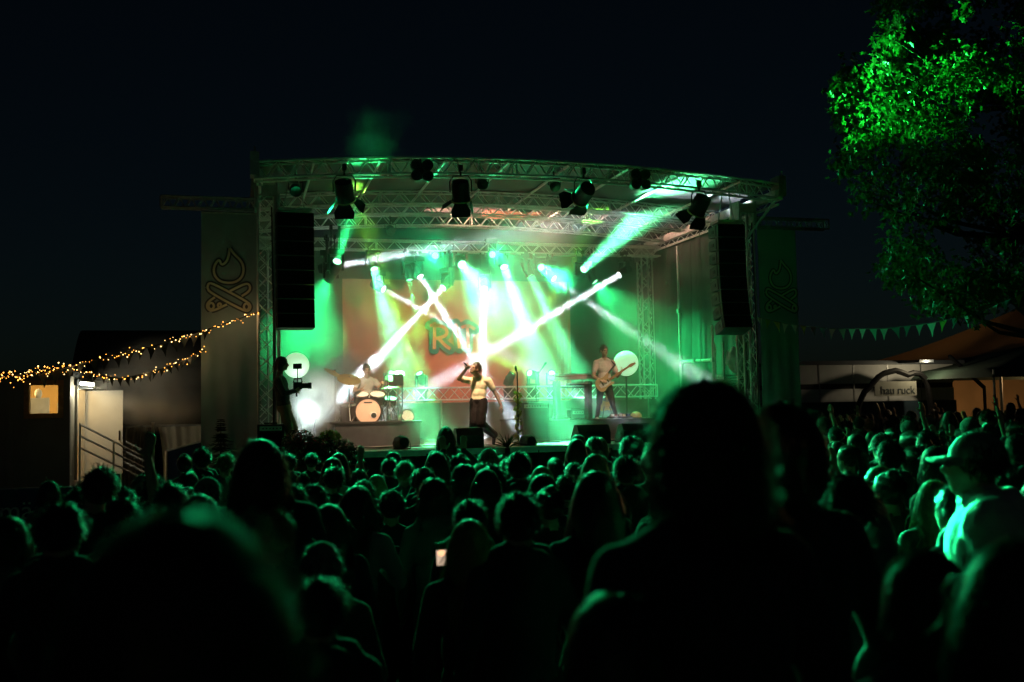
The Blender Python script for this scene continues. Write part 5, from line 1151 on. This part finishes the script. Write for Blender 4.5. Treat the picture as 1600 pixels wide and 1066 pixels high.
# cables and paper on the stage floor
for k, (pts, lab) in enumerate((([(800, 20.2), (830, 19.7), (870, 19.9), (900, 20.4)], 'loose black cable on the floor before the amplifier cabinet'), ([(560, 19.9), (600, 19.6), (640, 19.9), (690, 19.7), (720, 20.2)], 'black cable trailing over the floor before the drum riser'), ([(905, 20.2), (950, 19.8), (985, 20.1), (1030, 20.4)], 'black cable lying behind the right floor monitors'))):
    P_ = [V((at(px, 690, Y).x, Y, DZ+.014)) for px, Y in pts]; P_ = resample(P_, 20)
    P_ = [q_+V((.06*math.sin(i*1.3+k), .1*math.sin(i*.9+k*2), 0)) for i, q_ in enumerate(P_)]
    tag(MB().path(P_, .011, 5).build('cable', BLACKM), lab, 'cable', 'cables on the stage floor')
for px, Y, rz, lab in ((762, 18.7, .2, 'white paper sheet on the stage edge by the singer'), (776, 18.62, -.3, 'white paper sheet on the stage edge beside the yucca plant')):
    x_ = at(px, 692, Y).x; tag(MB().sheet(lambda u, v: V((x_, Y, DZ+.016))+Matrix.Rotation(rz, 3, 'Z') @ V(((u-.5)*.21, (v-.5)*.3, .02*math.sin(u*3)*v)), 6, 6).build('paper_sheet', WHITE), lab, 'paper', 'set list papers')

# ------------------------------------------------------------------ the crowd
def stand(arms='down', lean=0.0, seed=0):
    r = random.Random(seed); w_ = lambda s: r.uniform(-s, s)
    j = dict(pel=V((0, 0, .95)), nk=V((w_(.015), .02+lean, 1.475)), hd=V((w_(.02), .045+lean*1.4, 1.632)), hf=V((w_(.15), 1, w_(.1))), sl=V((-.172, .01+lean, 1.415)), sr=V((.172, .01+lean, 1.415)),
             hl=V((-.09, 0, .92)), hr=V((.09, 0, .92)), kl=V((-.11, .03, .5)), kr=V((.1, .02, .5)), al=V((-.13, -.02, .08)), ar=V((.12, -.01, .08)), tl=V((-.15, .14, .035)), tr=V((.15, .15, .035)))
    dn = lambda s: (V((s*.25, -.03, 1.14)), V((s*.235, .12, .93)))
    up = lambda s: (V((s*.33, .12, 1.55)), V((s*.28, .16, 1.8)))
    fr = lambda s: (V((s*.27, .16, 1.2)), V((s*.07, .36, 1.42)))
    cl = lambda s: (V((s*.27, .08, 1.18)), V((s*.05, .3, 1.27)))
    hi = lambda s: (V((s*.30, .16, 1.6)), V((s*.10, .3, 1.8)))
    sets = {'down': (dn, dn), 'up': (up, up), 'right_up': (dn, up), 'left_up': (up, dn), 'film': (fr, fr), 'clap': (cl, cl), 'high': (hi, hi), 'film_one': (dn, hi)}[arms]
    j['el'], j['wl'] = sets[0](-1); j['er'], j['wr'] = sets[1](1)
    for h, s in (('l', sets[0]), ('r', sets[1])):
        if s in (up, hi): j['d'+h] = V(((-.1 if h == 'l' else .1), .15, 1)); j['n'+h] = V((0, 1, 0))
        elif s in (fr, cl): j['d'+h] = V(((.5 if h == 'l' else -.5), .3, .8)); j['n'+h] = V(((.6 if h == 'l' else -.6), .4, 0))
    return j
DARK = cloth('black_top_cloth', (.032, .034, .038)); NAVY = cloth('navy_top_cloth', (.02, .03, .06)); GREYT = cloth('grey_top_cloth', (.16, .165, .17)); OLIVE = cloth('olive_jacket_cloth', (.07, .08, .05)); PALET = cloth('pale_top_cloth', (.5, .52, .5)); REDT = cloth('dark_red_top_cloth', (.12, .025, .025)); JEAN = cloth('denim', (.04, .055, .09))
# variant: arms, top, sleeves long, hair style, hair colour, hat, thickness, words
VAR = [('down', DARK, True, 'short', 'black', None, 1.0, 'short dark hair and a black top'),
       ('down', NAVY, True, 'long', 'brown', None, .93, 'long straight brown hair and a navy top'),
       ('down', GREYT, False, 'short', 'blond', None, 1.0, 'short fair hair and a grey T-shirt'),
       ('down', DARK, True, 'long', 'blond', None, .92, 'long fair hair and a black top'),
       ('down', REDT, True, 'bun', 'black', None, .92, 'dark hair in a bun and a dark red top'),
       ('down', OLIVE, True, 'short', 'brown', 'beanie', 1.12, 'a knitted beanie and an olive jacket'),
       ('down', DARK, False, 'short', 'black', 'cap', 1.02, 'a peaked cap and a black T-shirt'),
       ('down', GREYT, True, 'curly', 'black', None, .98, 'bushy dark curls and a grey top'),
       ('right_up', DARK, False, 'short', 'brown', None, 1.0, 'short brown hair raising the right arm'),
       ('up', NAVY, False, 'mid', 'brown', None, .93, 'chin-length brown hair raising both arms'),
       ('down', GREYT, True, 'pony', 'brown', None, .93, 'a brown ponytail and a grey top'),
       ('clap', PALET, True, 'long', 'brown', None, .93, 'long brown hair and a pale top clapping'),
       ('high', DARK, True, 'short', 'black', None, 1.02, 'short black hair holding both hands high in front'),
       ('film', OLIVE, True, 'mid', 'black', None, .98, 'chin-length black hair holding both hands before the face'),
       ('down', PALET, False, 'short', 'brown', None, 1.0, 'short brown hair and a pale T-shirt')]
WORDS = ['short dark hair, black top', 'long straight brown hair, navy top', 'short fair hair, grey T-shirt', 'long fair hair, black top', 'dark hair bun, red top', 'knitted beanie and olive jacket', 'peaked cap, black T-shirt', 'bushy dark curls, grey top', 'short brown hair, right arm raised', 'brown bob, both arms raised', 'brown ponytail, grey top', 'long brown hair, clapping', 'short black hair, hands high', 'black bob, hands before face', 'short brown hair, pale T-shirt']
CROWD = 'people in the festival crowd'
HATC = [cloth('beanie_wool', (.2, .2, .18)), cloth('cap_cloth', (.3, .32, .3))]
LIB = []
for i, (arms, top, lg, hs_, hc, hat, th, words) in enumerate(VAR):
    j = stand(arms, .02*(i % 3), i); me = grow('person', j, [top, SKIN[i % 2], JEAN if i % 2 else TRD, SHOE, EYE, LIPS], .0125 if arms != 'down' else .016, .007, long=lg, thick=th, hood=i in (0, 5, 7), curl=(.2, .2) if arms != 'clap' else (.5, .5))
    hb = hair_mesh(j, hs_, 900, .007, 1, i+1, vol=.22 if hs_ == 'curly' else .05, wav=.7 if hs_ == 'curly' else .2)
    ho = hb.build('hair', HAIRM[hc], None, True, (0, 0, 0)); hm_ = ho.data; bpy.data.objects.remove(ho); ht = None
    if hat: o = hat_mesh(j, hat).build('hat', HATC[hat == 'cap'], None, True, (0, 0, 0)); ht = (hat, o.data); bpy.data.objects.remove(o)
    LIB.append((me, hm_, ht, j, WORDS[i]))
PEOPLE = []
def spawn(v, x, y, s, rz, px, py, extra=None):
    me, hm_, ht, j, words = LIB[v]
    o = bpy.data.objects.new('person', me); C.objects.link(o); o.location = (x, y, gz(x, y)); o.scale = (s*random.uniform(.97, 1.03), s, s); o.rotation_euler = (0, 0, rz)
    h = bpy.data.objects.new('hair', hm_); C.objects.link(h); h.parent = o
    if ht: t = bpy.data.objects.new(ht[0] if ht[0] != 'cap' else 'peaked_cap', ht[1]); C.objects.link(t); t.parent = o
    PEOPLE.append((o, v, px, py, y, extra)); return o
TOPZ = [1.765]*len(VAR)
def hero(px, py, wpx, v, extra=None, rz=None, hw=None):
    """person whose head top the photo shows at px, py with a head wpx pixels wide"""
    hw = hw or (.165 if VAR[v][3] in ('short', 'bun', 'pony') else .205); d = hw*F/wpx
    for _ in range(8):
        p = dist_at(px, py, d); H = p.z-gz(p.x, p.y)
        if H > 1.93: d *= 1+.5*(H-1.93) if py > 625 else .93
        elif H < 1.5: d *= .93
        else: break
    H = min(2.0, max(1.42, p.z-gz(p.x, p.y)))
    return spawn(v, p.x, p.y, H/TOPZ[v], random.gauss(0, .12) if rz is None else rz, px, py, extra)
HEROES = [(608, 717, 23, 0), (631, 722, 26, 2), (589, 742, 31, 3), (658, 733, 30, 0), (517, 731, 28, 8, ), (562, 735, 28, 10), (568, 721, 21, 4), (609, 768, 36, 6), (510, 790, 58, 1, 'left of the bright phone screen'), (584, 796, 38, 4),
    (685, 751, 48, 7), (734, 784, 44, 0), (733, 813, 66, 3, 'right of the small bright phone screen'), (810, 774, 56, 0), (770, 729, 33, 0), (801, 737, 34, 1), (846, 729, 36, 3), (763, 704, 27, 5, 'glowing green below the singer'), (740, 723, 20, 0), (786, 712, 20, 10), (717, 713, 26, 12, 'just right of the tall clapping girl'),
    (698, 667, 27, 11, 'head and shoulders above the others'), (496, 909, 76, 0, 'low at the bottom left of the middle'), (464, 772, 30, 7), (498, 771, 28, 0), (477, 742, 24, 4), (907, 681, 23, 7), (929, 684, 21, 0), (986, 683, 28, 0), (929, 710, 38, 3), (870, 717, 25, 10), (895, 724, 24, 0), (884, 744, 32, 6), (866, 765, 40, 4), (932, 738, 76, 1, 'big and dark left of the biggest head'), (913, 698, 22, 2),
    (314, 700, 24, 0), (350, 710, 24, 2), (290, 712, 22, 4), (146, 733, 42, 8), (80, 754, 34, 7), (192, 764, 32, 0), (228, 774, 28, 6), (262, 758, 42, 0), (320, 750, 34, 5), (294, 762, 28, 10), (10, 812, 64, 7, 'cut by the left edge'), (118, 765, 34, 0),
    (1323, 648, 15, 9), (1342, 652, 14, 0), (1360, 655, 13, 2), (1376, 679, 25, 6), (1392, 689, 33, 0), (1428, 674, 26, 10), (1451, 674, 28, 0), (1484, 643, 28, 1), (1476, 701, 45, 7), (1593, 680, 32, 0), (1290, 652, 16, 8), (1310, 690, 24, 9), (1420, 650, 18, 8, 'in front of the arch sign'), (1545, 640, 22, 8), (1580, 628, 20, 9), (1520, 655, 22, 5), (1250, 655, 14, 9),
    (1355, 772, 56, 13, 'dark figure right of the biggest head'), (1280, 775, 60, 0), (1400, 740, 40, 4), (1500, 760, 50, 0)]
for h in HEROES: hero(*h)
def lim(px):
    for a, b in ((-100, 800), (60, 800), (130, 765), (250, 745), (380, 720), (440, 706), (870, 706), (890, 688), (1010, 684), (1150, 690), (1200, 656), (1260, 640), (1700, 634)):
        if px <= a: return b
    return 640
def free(x, y, m=.43): return all((o.location.x-x)**2+(o.location.y-y)**2 > m*m for o, *_ in PEOPLE)
tries = 0; target = 262
while len(PEOPLE) < target and tries < 60000:
    tries += 1
    px = random.uniform(-40, 1640); far = px > 1190 and random.random() < .6; Y = random.uniform(16, 25) if far else random.uniform(4.6, 17.2)
    p = at(px, 700, Y); x = p.x
    if Y > 17.0 and x < 11.6: continue
    if px < 250 and Y > 14.2: continue
    if px < 75 and Y < 15.2 and Y > 6.5: continue
    v = random.choices(range(len(VAR)), [7, 6, 4, 4, 4, 2, 3, 4, 1.3, .8, 4, 1.5, .7, .8, 2])[0]; s = random.uniform(.92, 1.06)
    t = to_px((x, Y, TOPZ[v]*s))
    if t[1] < lim(t[0]) or t[1] > 980 or not free(x, Y): continue
    if t[2] < 6 and 430 < t[0] < 1000 and t[1] < 800: continue
    spawn(v, x, Y, s, random.gauss(0, .2)+(.35 if x > 11 else -.2 if x < 0 else 0), t[0], t[1])
# labels: what they look like, then the landmark they stand under, then their order there
def zone(px, y):
    for a, z in ((130, 'under the cabin window'), (250, 'by the cabin stairs'), (330, 'before the beige curtains'), (440, 'below the left banner'), (560, 'below the potted plants'), (670, 'below the drum riser'), (780, 'below the singer'), (860, 'below the amplifier cabinet'), (960, 'below the keyboard wedge'), (1050, 'below the guitarist'), (1200, 'below the right speakers'), (1340, 'below the right banner'), (1470, 'below the arch sign'), (9999, 'below the dark canopy')):
        if px < a: return z
def row(y): return 'closest' if y < 6 else 'mid-crowd' if y < 10.5 else 'stage-side' if y < 17.3 else 'farthest'
bins = {}
for rec in PEOPLE:
    o, v, px, py, y, ex = rec
    if ex: tag(o, 'person, '+LIB[v][4]+', '+ex, 'person', CROWD); continue
    bins.setdefault((v, zone(px, y), row(y)), []).append(rec)
ORD = ['leftmost', 'second from left', 'third from left', 'fourth from left', 'fifth from left', 'sixth from left', 'seventh from left']
for (v, z, r), l in bins.items():
    l.sort(key=lambda q: q[2])
    for i, q in enumerate(l):
        ex = '' if len(l) == 1 else ', '+('rightmost' if i == len(l)-1 else ORD[min(i, 6)])
        tag(q[0], 'person, '+LIB[v][4]+', '+r+' '+z+ex, 'person', CROWD)

# ---- people close to the camera, each built for itself
def near(px, py, d, arms, mats, hair, hc, hk, lab, rz=0, face=None, H=None, **kw):
    p = dist_at(px, py, d); z0 = gz(p.x, p.y); s = (p.z-z0)/1.765 if H is None else H/1.765
    j = stand(arms, .02, int(px)); 
    if face: j['hf'] = V(face)
    me = grow('person', j, mats, .011, .007, **kw); o = place_person(me, mats, (p.x, p.y, z0), lab, CROWD); o.scale = (s, s, s); o.rotation_euler = (0, 0, rz)
    h = hair_mesh(j, hair, **hk).build('hair', HAIRM[hc], None, True, (0, 0, 0)); h.parent = o; h.location = (0, 0, 0); return o, j
M_ = lambda top, leg=JEAN, sk=0: [top, SKIN[sk], leg, SHOE, EYE, LIPS]
near(1104, 599, 2.2, 'down', M_(DARK), 'curly', 'black', dict(n=4200, wd=.0035, L=.17, vol=.1, wav=.6, seed=3, frz=.08), 'tall person with a thick mane of dark shoulder-length hair filling the right centre foreground', .1, thick=1.0, loose=1.0)
near(266, 820, .86, 'down', M_(DARK), 'mid', 'brown', dict(n=2600, wd=.004, L=.2, vol=.06, wav=.3, seed=8, frz=.03), 'closest person, blurred round dark head with green glowing edge at the lower left', -.1)
near(1236, 634, 3.1, 'down', M_(DARK), 'curly', 'black', dict(n=1800, wd=.005, L=.13, vol=.12, wav=.6, seed=4), 'tall dark curly-haired person right behind the biggest head', .1)
near(1452, 872, 2.3, 'down', M_(NAVY), 'curly', 'brown', dict(n=1500, wd=.006, L=.16, vol=.1, wav=.5, seed=5), 'dark-haired person in front of the white jacket at the lower right')
near(416, 686, 5.2, 'down', M_(NAVY), 'long', 'brown', dict(n=1400, wd=.006, wav=.5, seed=15, frz=.05), 'tall person with long wavy hair rising before the left tower')
near(1632, 850, 1.7, 'down', M_(DARK), 'long', 'brown', dict(n=1500, wd=.006, seed=6), 'blurred long-haired person cut by the right edge', .2)
near(958, 935, 1.9, 'down', M_(GREYT), 'mid', 'black', dict(n=1400, wd=.006, L=.2, seed=9), 'person low in the bottom centre with a green-edged shoulder', 0)
WJ = cloth('white_jacket_cloth', (.62, .64, .62))
o, j = near(1553, 676, 4.6, 'down', M_(WJ, JEAN, 0), 'short', 'brown', dict(n=700, wd=.008, L=.05, seed=7), 'man in a white jacket and pale peaked cap turned left at the right', .95, face=(.1, 1, .05), thick=1.5, loose=1.1, hood=True)
h = hat_mesh(j, 'cap').build('peaked_cap', HATC[1], None, True, (0, 0, 0)); h.parent = o; h.location = (0, 0, 0)
col = MB()
for k in range(12):
    a = 6.28*k/12; b = 6.28*(k+1)/12
    for r0, z0, r1, z1 in ((.085, 1.44, .1, 1.53), (.1, 1.53, .108, 1.49)):
        col.add([j['nk']+V((r0*math.cos(a), r0*math.sin(a), z0-1.475)), j['nk']+V((r0*math.cos(b), r0*math.sin(b), z0-1.475)), j['nk']+V((r1*math.cos(b), r1*math.sin(b), z1-1.475)), j['nk']+V((r1*math.cos(a), r1*math.sin(a), z1-1.475))], [(0, 1, 2, 3)])
h = col.build('collar', WJ, None, True, (0, 0, 0)); h.parent = o; h.location = (0, 0, 0)
# raised phone arm right of the centre
o, j = near(1335, 745, 4.0, 'film_one', M_(GREYT, JEAN, 0), 'short', 'black', dict(n=700, wd=.008, seed=12), 'person lifting a phone high with a green-lit arm, right of the biggest head', .25, long=False, curl=(.2, .8))
def phone(loc, rz, tilt, lab, screen, s=1.0):
    t = thing('phone', lab, 'phone', loc, 'phones held up in the crowd'); M3 = Matrix.Rotation(rz, 3, 'Z') @ Matrix.Rotation(tilt, 3, 'X')
    MB().box(V(loc)+M3 @ V((0, 0, .075*s)), (.075*s, .009*s, .155*s), M3).build('case', BLACK, t, False); sc_ = MB().box(V(loc)+M3 @ V((0, -.0055*s, .055*s)), (.066*s, .003, .098*s), M3).build('screen', screen, t, False)
    MB().box(V(loc)+M3 @ V((0, -.0055*s, .125*s)), (.066*s, .003, .036*s), M3).build('camera_view_edge', LENSD, t, False)
    if screen is SCREENW: MB().ell(V(loc)+M3 @ V((0, -.0075*s, .085*s)), (.026*s, .002, .02*s), M3).build('stage_picture', mat('picture_glow', (.1, .1, .1), .3, 0, 0, emit=(1, .5, .25), es=1.6), sc_, False)
    return t
w_ = o.matrix_world if False else Matrix.LocRotScale(o.location, o.rotation_euler, o.scale)
q = w_ @ j['wr']+V((0, .03, .07)); phone(q, R(20), R(10), 'dark phone held up by the green-lit arm right of the biggest head', SCREEN)
def held(rec_i, lab, screen, off=(0, .1, .04)):
    o = PEOPLE[rec_i][0]; j = LIB[PEOPLE[rec_i][1]][3]; m = Matrix.LocRotScale(o.location, o.rotation_euler, o.scale)
    phone(m @ ((j['wl']+j['wr'])/2+V(off)), o.rotation_euler.z, R(-8), lab, screen)
pq = dist_at(690, 885, 5.2); phone(pq, R(5), R(-5), 'small phone with a bright screen in the middle of the crowd', SCREENW, .8)
held([i for i, r in enumerate(PEOPLE) if r[5] and 'head and shoulders' in r[5]][0], 'pale phone held by the girl standing above the others', SCREEN)
